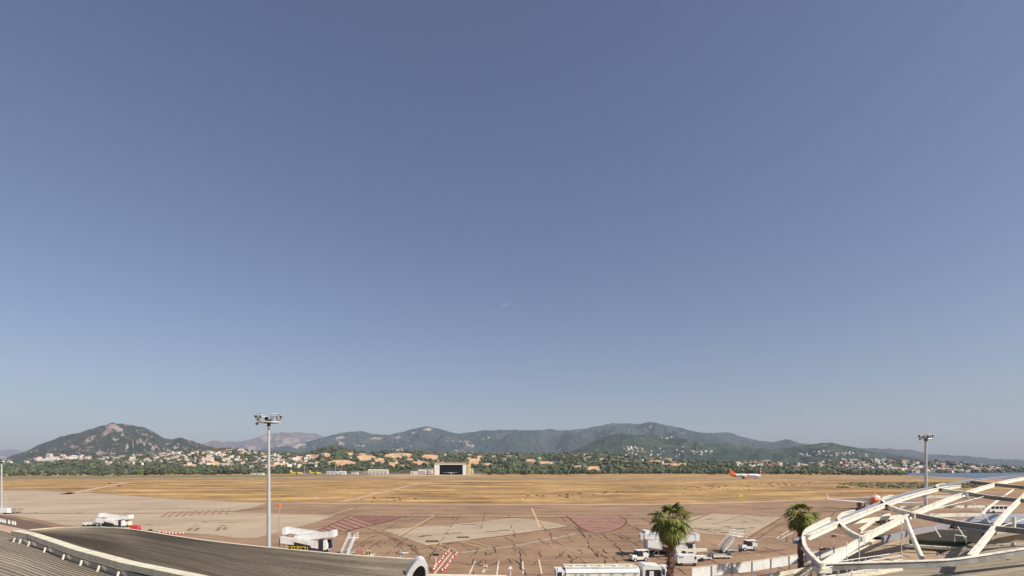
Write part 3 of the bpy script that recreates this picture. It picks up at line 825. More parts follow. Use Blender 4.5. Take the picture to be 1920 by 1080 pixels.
# ------------------------------------------------------------------ houses
Hw = [mat('house_wall_white', (0.68, 0.64, 0.58), 0.8), mat('house_wall_cream', (0.68, 0.57, 0.45), 0.8), mat('house_wall_pink', (0.62, 0.42, 0.33), 0.8)]
Hr = [mat('roof_tile_orange', (0.42, 0.19, 0.11), 0.85, var=.2), mat('roof_tile_pale', (0.55, 0.42, 0.33), 0.85, var=.2), mat('roof_flat_grey', (0.5, 0.47, 0.43), 0.85)]
def house_proto(label, wi, ri, w_=13, d=10, h=6, flat=False, win=True):
    t = thing('house', label, 'house')
    a = MB(); a.box((0, 0, h / 2 - 1), (w_, d, h + 2)); a.build('wall', Hw[wi], t)
    r_ = MB()
    if flat:
        r_.box((0, 0, h + 0.2), (w_ + .5, d + .5, .4)); r_.box((w_ * .2, 0, h + 1.4), (w_ * .4, d * .6, 2))
    else:
        r_.prism([(-d / 2 - .5, h), (d / 2 + .5, h), (0, h + 2.4)], -w_ / 2 - .5, w_ / 2 + .5, 'X')
    r_.build('roof', Hr[ri], t)
    if win:
        for q in (-1, 0, 1):
            b_ = MB(); b_.box((q * w_ * .3, -d / 2 - .05, h * .55), (1.5, .15, 1.8)); b_.build('window', M['glass'], t)
    return t
hp = [house_proto('', 0, 0), house_proto('', 1, 0, 12, 10, 7), house_proto('', 0, 2, 16, 10, 7, True), house_proto('', 2, 0, 11, 10, 6), house_proto('', 0, 1, 18, 10, 9, False), house_proto('', 1, 1, 22, 9, 5)]
kindtxt = ['white house with an orange tiled gable roof', 'cream house with an orange tiled gable roof', 'flat roofed white villa', 'pink house with an orange tiled roof', 'tall white house with a pale tiled roof', 'long low cream house with a pale roof']
usedp = [False] * len(hp)
clusters = [  # layer, list of boxes (x0,x1,y0,y1,n), where, scale
    ('left_mountain', [(60, 110, 857, 868, 8), (0, 30, 869, 874, 4), (35, 75, 871, 876, 6), (110, 180, 858, 872, 8)], 'at the foot of the left mountain', 1.6),
    ('near_hills', [(190, 260, 858, 873, 14), (260, 400, 848, 871, 50), (210, 240, 852, 872, 6)], 'on the slope under the left mountain', 0.8),
    ('near_hills', [(400, 480, 844, 856, 14), (480, 560, 851, 870, 26), (560, 610, 851, 872, 6), (420, 520, 866, 880, 8)], 'behind the tall left mast', 0.8),
    ('near_hills', [(650, 760, 850, 858, 3), (880, 960, 857, 868, 2), (1080, 1130, 858, 875, 3), (1220, 1300, 861, 871, 7)], 'on the low hills behind the hangar', 0.8),
    ('wooded_hills', [(1175, 1215, 838, 853, 14), (1236, 1270, 819, 824, 5), (1295, 1335, 843, 853, 14), (1010, 1050, 850, 858, 4)], 'on the dark wooded hill', .85),
    ('near_hills', [(1380, 1440, 866, 874, 14), (1440, 1500, 871, 877, 12)], 'behind the taxiing airliner', 0.8),
    ('peninsula', [(1500, 1560, 872, 880, 8), (1560, 1640, 866, 884, 26), (1640, 1700, 866, 884, 22), (1690, 1800, 868, 887, 38), (1820, 1900, 877, 886, 14)], 'above the bay', 0.85),
]
nh = 0
def put_house(layer, px, py, where, s_):
    global nh
    p = surf(layer, px, py)
    if p is None: return
    k = random.choice((0, 0, 0, 1, 2, 2, 3, 4, 4, 5))
    lb = kindtxt[k] + ' ' + where
    g_ = kindtxt[k] + 's ' + where
    s3 = (s_ * random.uniform(.7, 1.2), s_ * random.uniform(.8, 1.1), s_ * random.uniform(.75, 1.15))
    if not usedp[k]:
        o = hp[k]; usedp[k] = True; o.location = p; o.scale = s3; o['label'] = lb; o['group'] = g_; o.rotation_euler.z = 0
        nh += 1; return
    o = dup(hp[k], p, random.uniform(-.5, .7), lb, g_, s3); nh += 1
for layer, boxes, where, s_ in clusters:
    for x0, x1, y0, y1, n_ in boxes:
        for q in range(n_): put_house(layer, random.uniform(x0, x1), random.uniform(y0, y1), where, s_)
dh = MB()
for layer, x0, x1, y0, y1, n_, s_ in (('near_hills', 190, 420, 850, 872, 150, .62), ('near_hills', 400, 620, 848, 876, 120, .62), ('left_mountain', 20, 330, 855, 866, 60, 1.1), ('near_hills', 1375, 1500, 866, 877, 60, .6),
                                      ('peninsula', 1500, 1700, 862, 884, 150, .7), ('peninsula', 1690, 1900, 868, 887, 130, .65), ('wooded_hills', 1170, 1340, 838, 856, 40, .7), ('wooded_hills', 1500, 1640, 846, 858, 70, .75), ('near_hills', 640, 1350, 852, 872, 30, .6), ('wooded_hills', 990, 1060, 848, 860, 14, 1.0)):
    for q in range(int(n_ * .65)):
        for tr_ in range(8):
            px, py = random.uniform(x0, x1), random.uniform(y0, y1)
            if noise.noise(Vector((px * .05, py * .16, 2.2))) > -.05: break
        p = surf(layer, px, py)
        if p is None: continue
        w2_, d2_, h2_ = random.uniform(8, 20) * s_, 9 * s_, random.uniform(5, 9) * s_
        rz_ = random.uniform(-.5, .7)
        dh.box((p.x, p.y, p.z + h2_ / 2 - .5), (w2_, d2_, h2_ + 1), random.choice((0, 0, 0, 1)), rz_)
        dh.box((p.x, p.y, p.z + h2_ + s_ * .7), (w2_ * 1.05, d2_ * 1.05, 1.4 * s_), random.choice((2, 3, 0)), rz_, top=(.9, .15))
struct(dh.build('distant_houses', [Hw[0], Hw[1], Hr[0], Hr[1]]), 'stuff')
print('houses', nh, 'trees', cnt)

# ------------------------------------------------------------------ hangar and the buildings beside it
hg = thing('hangar', 'white hangar with a wide dark open doorway across the airfield', 'hangar', (-106, 932, 0))
a = MB()
W_, H_, DP = 59, 21.5, 45
a.box((-25.0, 0, 9), (8.5, 1.2, 18)); a.box((25.0 - 1.5, 0, 9), (7, 1.2, 18)); a.build('door_leaf', M['cleanwhite'], hg)
b_ = MB(); b_.box((-1, 0.2, 18.9), (56, 1.6, 3.0)); b_.build('lintel', M['cream'], hg)
c_ = MB(); c_.box((-29.8, DP / 2, 10), (1, DP, 20)); c_.box((29.8, DP / 2, 10), (1, DP, 20)); c_.box((0, DP, 10), (60, 1, 20)); c_.box((28.2, 0.1, 9), (2.2, 2.6, 18.4)); c_.box((-29.5, 0.1, 9), (1.2, 2.6, 18.4))
li = MB(); li.box((-29.2, DP / 2, 10), (.1, DP - 1, 19.6)); li.box((26.9, DP / 2, 10), (.1, DP - 1, 19.6)); li.box((0, DP - .6, 10), (58, .1, 19.6)); li.box((0, DP / 2, .06), (58, DP - 1, .1)); li.build('interior_shade_lining', mat('painted_interior_shade', (.06, .06, .065), .9), hg)  # dark sheets over walls and floor stand in for the shade inside
c_.build('wall', mat('ochre_cladding', (0.5, 0.38, 0.14), .7, var=.1), hg)
d_ = MB(); d_.box((0, DP / 2, 20.8), (60.5, DP + 2, 0.8)); d_.box((0, -0.9, 21.3), (60.5, 0.8, 1.0))
d_.build('roof', mat('hangar_roof', (0.38, 0.31, 0.2), .7), hg)
for q in (-8, 14): 
    e = MB(); e.box((q, 4, 21.9), (5, 3, 1.2)); e.build('roof_vent', M['dark'], hg)

def small_plane(name, label, body, loc, rz, s_=1.0):
    t = thing(name, label, 'propeller plane', loc, rz, None, s_)
    f_ = MB(); f_.loft([(-9, 0, 2.9, .15, .2), (-6, 0, 2.6, .6, .7), (-2, 0, 2.3, 1.1, 1.3), (3, 0, 2.2, 1.2, 1.4), (6.5, 0, 2.1, 1.0, 1.1), (8.5, 0, 2.0, .3, .35)], 14)
    f_.build('fuselage', body, t, True)
    for sg in (1, -1):
        w2 = MB(); w2.wing(((2.2, 0, 3.6), (-1.4, 0, 3.6), (0, 0, .25)), ((1.8, sg * 13, 3.8), (-.9, sg * 13, 3.8), (0, 0, .12))); w2.build('wing', body, t)
        e = MB(); e.loft([(-.6, sg * 4, 3.4, .3, .3), (1, sg * 4, 3.4, .6, .6), (3.2, sg * 4, 3.4, .5, .5)], 10); e.build('engine', body, t, True)
        s2 = MB(); s2.wing(((-6.6, 0, 3.4), (-9, 0, 3.4), (0, 0, .12)), ((-7.6, sg * 4.6, 3.5), (-9.2, sg * 4.6, 3.5), (0, 0, .08))); s2.build('tailplane', body, t)
        g2 = MB(); g2.cyl((-.2, sg * 2.2, .5), .5, .4, 'Y', mi=0); g2.tube([(-.2, sg * 2.1, .5), (-.2, sg * 1.2, 1.6)], .12, 6); g2.build('wheel', M['black'], t)
    fn = MB(); fn.wing(((-5.8, 0, 3.2), (-9.2, 0, 3.2), (0, .14, 0)), ((-8.2, 0, 7.6), (-9.9, 0, 7.6), (0, .08, 0))); fn.build('tail_fin', body, t)
    n2 = MB(); n2.cyl((6.2, 0, .4), .4, .3, 'Y'); n2.tube([(6.2, 0, .4), (6.2, 0, 1.5)], .1, 6); n2.build('wheel', M['black'], t)
    return t
small_plane('propeller_plane', 'small white propeller plane parked inside the open hangar', M['cleanwhite'], (-106 - 1, 928, 0.2), R(-75), 1.0)
small_plane('propeller_plane', 'yellow firefighting plane parked left of the two beside the far trees', M['yellow'], G(557, 890.3), R(15), 1.15)
small_plane('propeller_plane', 'yellow firefighting plane parked right of the two, near the white sheds', M['yellow'], G(592, 890.0), R(8), 1.1)
def shed(label, x0, x1, y0, ybase, wm, rm, gable=True):
    D = 15000 / (ybase - HY); wd = (x1 - x0) / F * D; h = (ybase - y0) / F * D
    t = thing('shed', label, 'shed', (((x0 + x1) / 2 - 960) / F * D, D, 0))
    a = MB(); a.box((0, 4, h * .4), (wd, 8, h * .8)); a.build('wall', wm, t)
    r_ = MB()
    if gable: r_.prism([(-.5, h * .8), (8.5, h * .8), (4, h)], -wd / 2 - .4, wd / 2 + .4, 'X')
    else: r_.box((0, 4, h * .88), (wd + .6, 8.6, h * .16))
    r_.build('roof', rm, t)
    for q in range(max(1, int(wd / 7))):
        x = -wd / 2 + 3.5 + q * 7
        d = MB(); d.box((x, -.06, h * .3), (2.6, .2, h * .5)); d.build('door', M['grey'], t)
shed('long white low shed with grey doors left of the green trees', 612, 632, 883.5, 889.6, Hw[0], Hr[2])
shed('short white shed touching the long white shed', 634, 647, 883.5, 889.7, Hw[0], Hw[0])
shed('long cream shed with pale yellow roof between the runway and hangar', 690, 727, 880.3, 889.3, Hw[1], M['cream'])
shed('low white shed right of the green trees with flat roof', 659, 670, 885.5, 889.6, Hw[0], Hw[0], False)
shed('white workshop close to the left side of the hangar', 784, 799, 880.5, 889.5, Hw[0], Hw[0])
shed('white shed touching the hangar left wall', 803.5, 811, 879.5, 888.5, Hw[0], M['cream'], False)
shed('small white shed at the right corner of the hangar', 880, 887, 878, 888.5, Hw[0], Hr[2], False)
shed('white flat building with dark doors beside the workshop', 770, 781, 881, 889.8, Hw[0], M['dark'], False)
shed('low pale building at the left end of the trees near the grass', 470, 492, 886.5, 890.6, Hw[0], Hr[2], False)
def pole(name, label, px, py, h, r=0.12, m=None, top=None):
    p = G(px, py); t = thing(name, label, 'pole', p)
    a = MB(); a.tube([(0, 0, 0), (0, 0, h)], [r, r * .7], 7); a.build('post', m or M['galv'], t)
    if top == 'lamp':
        b_ = MB(); b_.box((0, 0, h), (1.6, .6, .5)); b_.build('lamp_head', M['galv'], t)
    return t
pole('lamp_post', 'tall thin pale post in front of the peach bare slope', 629, 889.6, 23, .35, None, 'lamp')
pole('lamp_post', 'pale post behind the yellow planes', 571, 889.6, 16, .4, None, 'lamp')
pole('lamp_post', 'white post just left of the hangar', 802, 889.6, 17, .4, Hw[0], 'lamp')
pole('lamp_post', 'short pale post right of the long white shed', 641, 889.6, 9, .35, Hw[0])

# red-white tower by the taxiing airliner
t = thing('antenna_mast', 'red and white banded mast right of the taxiing airliner', 'mast', G(1426, 893))
for k in range(6):
    a = MB(); a.box((0, 0, 1 + k * 2), (1.2, 1.2, 2)); a.build('band', M['red'] if k % 2 == 0 else Hw[0], t)
a = MB(); a.tube([(0, 0, 12), (0, 0, 15)], .15, 6); a.build('aerial', M['galv'], t)

# ------------------------------------------------------------------ airliners
def airliner(label, loc, rz, s_=1.0):
    t = thing('airliner', label, 'airliner', loc, rz, None, s_)
    f_ = MB()
    secs = [(17, 0, 3.2, .12, .12), (16.5, 0, 3.22, .8, .75), (15.4, 0, 3.35, 1.4, 1.35), (13.5, 0, 3.55, 1.85, 1.9), (11, 0, 3.6, 1.98, 2.05), (4.2, 0, 3.6, 1.98, 2.05)]
    f_.loft(secs, 20, 0)
    f_.loft([(4.2, 0, 3.6, 1.98, 2.05), (2.6, 0, 3.6, 1.98, 2.05)], 20, 1, False)
    f_.loft([(2.6, 0, 3.6, 1.98, 2.05), (-6, 0, 3.6, 1.98, 2.05), (-9, 0, 3.7, 1.9, 1.98)], 20, 0, False)
    f_.loft([(-9, 0, 3.7, 1.9, 1.98), (-12, 0, 4.05, 1.5, 1.55), (-14.5, 0, 4.5, .95, 1.0), (-16.6, 0, 4.95, .3, .35)], 20, 1)
    f_.build('fuselage', [M['cleanwhite'], M['orange']], t, True)
    bl = MB(); bl.loft([(4, 0, 2.3, .6, .3), (3, 0, 2.2, 2.0, .8), (-3.5, 0, 2.2, 2.0, .8), (-5, 0, 2.4, .6, .3)], 14); bl.build('belly_fairing', M['cleanwhite'], t, True)
    for sg in (1, -1):
        w2 = MB(); w2.wing(((3.4, sg * 1.5, 2.6), (-3.6, sg * 1.5, 2.6), (0, 0, .45)), ((-.2, sg * 6.2, 3.0), (-3.7, sg * 6.2, 3.0), (0, 0, .28)))
        w2.wing(((-.2, sg * 6.2, 3.0), (-3.7, sg * 6.2, 3.0), (0, 0, .28)), ((-5.2, sg * 16.6, 3.9), (-6.7, sg * 16.6, 3.9), (0, 0, .1)))
        w2.build('wing', M['cleanwhite'], t)
        wl = MB(); wl.wing(((-5.2, sg * 16.6, 3.9), (-6.7, sg * 16.6, 3.9), (0, .08, 0)), ((-7.0, sg * 17.1, 6.2), (-7.8, sg * 17.1, 6.2), (0, .05, 0))); wl.build('winglet', M['cleanwhite'], t)
        e = MB(); e.loft([(-1.6, sg * 5.8, 1.75, .45, .45), (-.6, sg * 5.8, 1.75, .8, .8), (1.4, sg * 5.8, 1.75, 1.1, 1.1), (2.9, sg * 5.8, 1.75, 1.0, 1.0)], 16, 0)
        e.cyl((2.92, sg * 5.8, 1.75), .82, .08, 'X', 16, 1); e.build('engine', [mat('engine_red', (.7, .2, .1), .35) if sg == 1 else M['orange'], M['dark']], t, True)
        s2 = MB(); s2.wing(((-12.4, sg * .8, 4.6), (-15.6, sg * .6, 4.7), (0, 0, .22)), ((-15.2, sg * 6.2, 5.2), (-16.6, sg * 6.2, 5.2), (0, 0, .1))); s2.build('tailplane', M['galv'], t)
        g2 = MB(); g2.cyl((-1.6, sg * 3.6, .6), .58, .42, 'Y'); g2.cyl((-1.6, sg * 4.25, .6), .58, .42, 'Y'); g2.tube([(-1.6, sg * 3.9, .6), (-1.6, sg * 3.7, 2.4)], .18, 7); g2.build('main_gear', M['black'], t)
        ws = MB()
        for k in range(30): ws.box((11.5 - k * .72, sg * 1.965, 4.0), (.25, .06, .34))
        ws.build('cabin_windows', M['glass'], t)
    n2 = MB(); n2.cyl((11.3, .25, .4), .4, .25, 'Y'); n2.cyl((11.3, -.25, .4), .4, .25, 'Y'); n2.tube([(11.3, 0, .4), (11.3, 0, 2.2)], .12, 6); n2.build('nose_gear', M['black'], t)
    fn = MB(); fn.wing(((-9.6, 0, 5.5), (-15.4, 0, 5.4), (0, .22, 0)), ((-14.8, 0, 11.6), (-16.8, 0, 11.6), (0, .1, 0))); fn.build('tail_fin', M['orange'], t)
    cw = MB(); cw.box((15.2, 0, 4.25), (.9, 1.9, .42), ry=R(35)); cw.build('cockpit_window', M['glass'], t)
    return t
pA = G(1396, 897.8)
airliner('orange and white airliner taxiing side-on along the runway', (pA.x, pA.y, 0.05), R(-14), 1.05)
pB = P(1641, 938, 176)
airliner('orange-tailed airliner parked tail towards the terminal beside the canopy', (pB.x + 6.5, pB.y + 9.5, 0.05), R(55), 0.82)

# ------------------------------------------------------------------ floodlight masts
def mast(label, px, pybase, pytop, r0, r1, hw, s_=1.0, tilt=0.0, rz=0):
    p = G(px, pybase); h = hz(pytop, p.y)
    t = thing('floodlight_mast', label, 'floodlight mast', p, rz)
    a = MB(); a.tube([(0, 0, 0), (0, 0, h - 1.9)], [r0, r1], 14); a.build('pole', M['galv'], t, True)
    c = MB(); c.box((0, 0, .18), (1.6, 1.6, .36)); c.build('base', M['wall'], t)
    c = MB(); c.tube([(0, 0, h - 1.9), (0, 0, h - .8)], [r1 * 1.5, r1 * 1.2], 10); c.box((0, 0, h - 1.32), (hw * .45, .2, .14)); c.box((0, 0, h - 1.34), (.2, hw * .4, .14)); c.build('head_bracket', M['dark'], t)
    fr = MB()
    ring = lambda zz, rx, ry_: [(rx * math.cos(k * math.pi / 8), ry_ * math.sin(k * math.pi / 8), zz) for k in range(17)]
    fr.tube(ring(h - 1.2, hw / 2, hw / 3.2), .14, 6); fr.tube(ring(h - .75, hw / 2, hw / 3.2), .06, 6); fr.tube(ring(h + .25, hw / 2, hw / 3.2), .05, 6)
    for k in range(6):
        a_ = k * math.pi / 6; fr.tube([(hw / 2 * math.cos(a_), hw / 3.2 * math.sin(a_), h - 1.2), (-hw / 2 * math.cos(a_), -hw / 3.2 * math.sin(a_), h - 1.2)], .05, 5)
    for k in range(8):
        a_ = k * math.pi / 4
        x, y = hw / 2 * math.cos(a_), hw / 3.2 * math.sin(a_)
        fr.tube([(x, y, h - 1.2), (x, y, h + .25)], .055, 5)
    fr.build('service_ring', M['galv'], t)
    for k in range(12):
        a_ = k * math.pi / 6
        x, y = (hw / 2 + .12) * math.cos(a_), (hw / 3.2 + .12) * math.sin(a_)
        l = MB(); l.box((x, y, h - .3 - .35 * (k % 2)), (.55, .3, .5), rz=a_ + math.pi / 2, rx=R(25)); l.build('floodlight', M['grey'] if k % 3 else M['dark'], t)
    for sg in (-1, 1):
        l = MB(); l.box((sg * (hw / 2 + .25), 0, h - .35), (.16, .5, .7), ry=R(35 * sg)); l.box((sg * (hw / 2 + .05), -.2, h - 1.5), (.35, .3, .3)); l.build('floodlight', M['galv'] if sg > 0 else M['dark'], t)
    a = MB(); a.tube([(.5, 0, h - 1), (.5, 0, h + .35)], .03, 5); a.build('lightning_rod', M['galv'], t)
    return t
mast('tall pale floodlight mast rising behind the left hall roof', 504, 1036, 779, 0.38, 0.2, 3.7, rz=R(8))
mast('grey floodlight mast rising behind the white lattice canopy', 1736, 958, 816, 0.5, 0.36, 3.7, rz=R(-12))
mast('thin floodlight mast at the left edge of the apron', 3, 964, 858, 0.3, 0.2, 1.6)

# poles and small signs on the apron
def plain_pole(label, px, py0, py1, r=.08, m=None):
    p = G(px, py0); h = hz(py1, p.y)
    t = thing('pole', label, 'pole', p)
    a = MB(); a.tube([(0, 0, 0), (0, 0, h)], [r, r * .7], 7); a.build('post', m or M['galv'], t)
    c = MB(); c.box((0, 0, .1), (.5, .5, .2)); c.build('base', M['wall'], t); return t
t = plain_pole('thin dark pole with a small orange lamp beside the left boarding ramp', 524, 1036, 944, .09, M['grey'])
hgt = hz(944, G(524, 1036).y)
a = MB(); a.box((0, 0, hgt - .3), (.3, .3, .5)); a.build('obstacle_lamp', M['orange'], t)
plain_pole('thin grey pole near the left edge mast', 11, 962, 925, .12)
plain_pole('short grey pole near the hall roof end', 751, 1047, 1029, .07)
def panel_sign(label, px, py0, py1, wpx, hpx, m=None, pm=None):
    p = G(px, py0); D = p.y; h = hz(py1, D)
    t = thing('apron_sign', label, 'sign', p)
    a = MB(); a.tube([(0, .05, 0), (0, .05, h - .1)], .06, 7); a.build('post', M['white'], t)
    b_ = MB(); b_.box((0, 0, h - hpx / F * D / 2), (wpx / F * D, .12, hpx / F * D)); b_.build('panel', m or M['dark'], t)
panel_sign('black stand-guidance panel on a post by the red and white cones', 817, 1066, 1038, 11.5, 4)
panel_sign('black panel on a short post right of the far left boarding ramp', 282, 1002, 992.5, 7.5, 2.6)
panel_sign('black panel on a thin post seen through the canopy opening', 1563, 1022, 1003.5, 8, 3)
def taxi_sign(label, px, py, wpx, m):
    p = G(px, py); D = p.y; w_ = wpx / F * D
    t = thing('taxiway_sign', label, 'sign', p)
    a = MB(); a.box((0, 0, .75), (w_, .25, .8)); a.build('panel', m, t)
    b_ = MB(); b_.tube([(-w_ * .35, 0, 0), (-w_ * .35, 0, .4)], .05, 6); b_.build('leg', M['dark'], t)
    b_ = MB(); b_.tube([(w_ * .35, 0, 0), (w_ * .35, 0, .4)], .05, 6); b_.build('leg', M['dark'], t)
taxi_sign('yellow taxiway sign, left one of the pair on the grass edge', 539.5, 937, 3.2, M['yellow'])
taxi_sign('yellow taxiway sign, right one of the pair on the grass edge', 544, 937, 3.2, M['yellow'])
taxi_sign('yellow and white taxiway sign on the grass below the taxiing airliner', 1389, 932.5, 7, M['yellow'])
taxi_sign('small white marker board on the grass edge right of the yellow pair', 593, 937, 2, M['white'])
taxi_sign('small white marker board on the grass above the concrete stand', 980, 939.5, 2, M['white'])
taxi_sign('dark box on the left grass near the pale track', 224, 912.6, 4.5, M['dark'])
taxi_sign('small dark box left of another box on the left grass', 205.5, 907.6, 3, M['dark'])

# ------------------------------------------------------------------ boarding ramps (zig-zag covered ramps on wheels)
def boarding_ramp(label, loc, rz=0, s_=1.0, group=None):
    t = thing('boarding_ramp', label, 'boarding ramp', loc, rz, group, s_)
    def flight(x0, z0, x1, z1, y, hh=1.15, wd=1.1, name='upper_flight'):
        a = MB(); a.prism([(x0, z0), (x1, z1), (x1, z1 + hh), (x0, z0 + hh)], y - wd / 2, y + wd / 2, 'Y', 0)
        o = a.build(name, M['white'], t)
        n_ = int(abs(x1 - x0) / .45)
        rb = MB()
        for k in range(n_ + 1):
            u = k / n_; x = x0 + (x1 - x0) * u; z = z0 + (z1 - z0) * u + hh
            rb.tube([(x, y - wd / 2, z - .03), (x, y - wd / 2, z + .14)], .025, 5)
        rb.tube([(x0, y - wd / 2, z0 + hh + .14), (x1, y - wd / 2, z1 + hh + .14)], .025, 5)
        rb.build('handrail', M['grey'], o)
        return o
    flight(-3.6, 3.25, 2.6, 2.25, 1.2, 1.0, 1.2, 'top_flight')
    flight(-2.2, 1.85, 4.6, 2.65, 0.0, 1.0, 1.1, 'middle_flight')
    lf = flight(-4.2, 1.75, 4.0, 0.45, -1.2, 1.15, 1.1, 'lower_flight')
    g = MB(); g.prism([(-1.75, 1.1), (1.2, .62), (1.2, 1.25), (-1.75, 1.95)], -1.79, -1.76, 'Y'); g.build('side_opening', M['dark'], lf)
    g = MB(); g.box((3.0, -1.2, 1.35), (.75, 1.25, 1.95)); g.build('door_panel', M['dark'], t)
    g = MB(); g.box((3.62, -1.2, 1.3), (.42, 1.2, 1.7)); g.build('end_post', M['white'], t)
    for x in (-4.4, 4.75):
        g = MB()
        z0 = 3.2 if x < 0 else 2.6
        g.box((x + (.5 if x < 0 else -.1), .6, z0 + .55), (.7, 2.4, 1.15)); g.build('landing', M['white'], t)
    un = MB(); un.box((0.4, .5, .75), (7.6, 1.5, .75)); un.box((3.9, .6, 1.4), (.9, 1.0, 1.3)); un.build('underside_shade_box', M['dark'], t)  # dark boxes added beneath the flights in place of shadow
    fr = MB(); fr.box((0, 0, .35), (8.6, 2.8, .18))
    for x, y in ((-3.9, 1.2), (-3.9, -.5), (4.4, .6), (2.2, 1.2)): fr.tube([(x, y, .4), (x, y, 3.0)], .06, 6)
    fr.tube([(4.4, .6, .4), (5.0, .0, 2.7)], .06, 6); fr.tube([(3.9, .6, .4), (4.6, .0, 2.7)], .06, 6); fr.tube([(-4.2, .9, .3), (-4.0, .9, 3.2)], .05, 6)
    fr.build('frame', M['galv'], t)
    for x, y in ((-3.4, -1.5), (-3.4, 1.5), (3.6, 1.5), (3.9, -1.6)):
        w2 = MB(); w2.cyl((x, y, .35), .35, .25, 'Y'); w2.build('wheel', M['black'], t)
    return t
pr = G(571, 1035.5)
boarding_ramp('white zig-zag covered boarding ramp behind the left hall roof, next to the tall mast', (pr.x, pr.y + 1.2, 0), R(3), 0.96, None)
pr = G(207, 989)
boarding_ramp('farthest white zig-zag boarding ramp, left on the concrete above the hall roof', (pr.x, pr.y + 1, 0), R(4), 0.78)
pr = G(1262, 1045)
boarding_ramp('white boarding ramp with stairs standing behind the large palm', (pr.x - .2, pr.y + 1.4, 0), R(2), 0.98)
# landing of that ramp left of the palm
t = thing('boarding_ramp', 'white stepped boarding unit with cross-braced base left of the large palm', 'boarding ramp', G(1231, 1043))
a = MB(); a.box((0, 0, 1.9), (3.4, 1.8, 1.5)); a.build('cabin', M['white'], t)
a = MB(); a.box((-1.2, 0, 3.4), (2.0, 1.6, .9)); a.box((-2.3, 0, 3.3), (1.0, 1.4, .9)); a.build('upper_landing', M['white'], t)
a = MB()
for x in (-1.5, 0.1, 1.6): a.box((x, -.9, .75), (.14, .12, 1.3))
a.box((0, -.9, .2), (3.4, .14, .14)); a.tube([(-1.4, -.9, .3), (0, -.9, 1.2)], .06, 6); a.build('base_frame', M['white'], t)
a = MB(); a.box((.1, .2, .7), (3.0, 1.4, .9)); a.build('underside_shade_box', M['dark'], t)  # added dark box, painted shade below the cabin
for x in (-1.2, 1.2):
    a = MB(); a.cyl((x, -.95, .3), .3, .2, 'Y'); a.build('wheel', M['black'], t)
# yellow access frame in front of the left ramp
t = thing('access_platform', 'small yellow wheeled access frame in front of the left boarding ramp', 'platform', G(553, 1041.5))
a = MB()
for x in (-1.6, -.5, .6, 1.7):
    a.tube([(x, 0, .3), (x, 0, 1.5)], .05, 6); a.tube([(x, 1, .3), (x, 1, 1.3)], .05, 6)
for z in (.5, 1.0, 1.5): a.tube([(-1.7, 0, z), (1.8, 0, z - .1)], .05, 6)
a.tube([(-.5, 0, .3), (.6, 0, 1.5)], .05, 6); a.build('railing', M['yellow'], t)
a = MB(); a.box((0, .5, .35), (3.6, 1.2, .12)); a.build('deck', M['yellow'], t)
for x in (-1.9, 1.2):
    a = MB(); a.cyl((x, 0, .5 if x < 0 else .25), .5 if x < 0 else .25, .2, 'Y'); a.build('wheel', M['black'], t)

# ------------------------------------------------------------------ passenger stairs
def stairs(label, loc, rz, s_=1.0, top_h=3.4, run=4.2, n=14, wd=1.3):
    t = thing('passenger_stairs', label, 'passenger stairs', loc, rz, None, s_)
    st = MB()
    for k in range(n):
        st.box((0, run * (k + .5) / n, .35 + (top_h - .35) * (k + 1) / n), (wd, run / n + .08, .06))
    st.build('steps', M['galv'], t)
    for sg in (-1, 1):
        a = MB(); a.add([], [])
        a.prism([(0, .15), (run, top_h - .12), (run, top_h + .03), (0, .32)], sg * wd / 2 - .03, sg * wd / 2 + .03, 'X')
        a.build('stringer', M['white'], t)
        r_ = MB()
        for k in range(7):
            u = k / 6; y, z = run * u, .3 + (top_h - .3) * u
            r_.tube([(sg * wd / 2, y, z), (sg * wd / 2, y, z + 1.05)], .03, 6)
        for dz in (.5, 1.05): r_.tube([(sg * wd / 2, 0, .3 + dz), (sg * wd / 2, run, top_h + dz)], .04, 6)
        r_.build('handrail', M['white'], t)
    p_ = MB(); p_.box((0, run + .8, top_h), (wd + .5, 1.7, .12)); pf = p_.build('platform', M['white'], t)
    r_ = MB()
    for sg in (-1, 1):
        for y in (0.1, .85, 1.6): r_.tube([(sg * (wd / 2 + .2), run + y, top_h), (sg * (wd / 2 + .2), run + y, top_h + 1.1)], .04, 6)
        for z in (.55, 1.1): r_.tube([(sg * (wd / 2 + .2), run + .1, top_h + z), (sg * (wd / 2 + .2), run + 1.6, top_h + z)], .04, 6)
    r_.build('guardrail', M['white'], pf)
    f_ = MB(); f_.box((0, run * .65, .45), (1.3, run * 1.2, .16))
    for sg in (-1, 1):
        f_.tube([(sg * .5, run * .3, .5), (sg * .5, run + .4, top_h)], .05, 6); f_.tube([(sg * .5, run + .9, .5), (sg * .5, run * .55, top_h * .62)], .05, 6)
    f_.build('chassis', M['grey'], t)
    for sg in (-1, 1):
        for y in (.6, run + .9):
            w2 = MB(); w2.cyl((sg * .75, y, .3), .3, .2, 'X'); w2.build('wheel', M['black'], t)
    return t
ps = G(645, 1046)
stairs('white passenger stairs rising away from the camera right of the left boarding ramp', ps, R(-4), .8, 3.4, 4.4)
ps = G(1352, 1037)
stairs('white scissor-braced passenger stairs climbing to the right beside the tow tractor', ps, R(-68), .92, 3.0, 3.0)

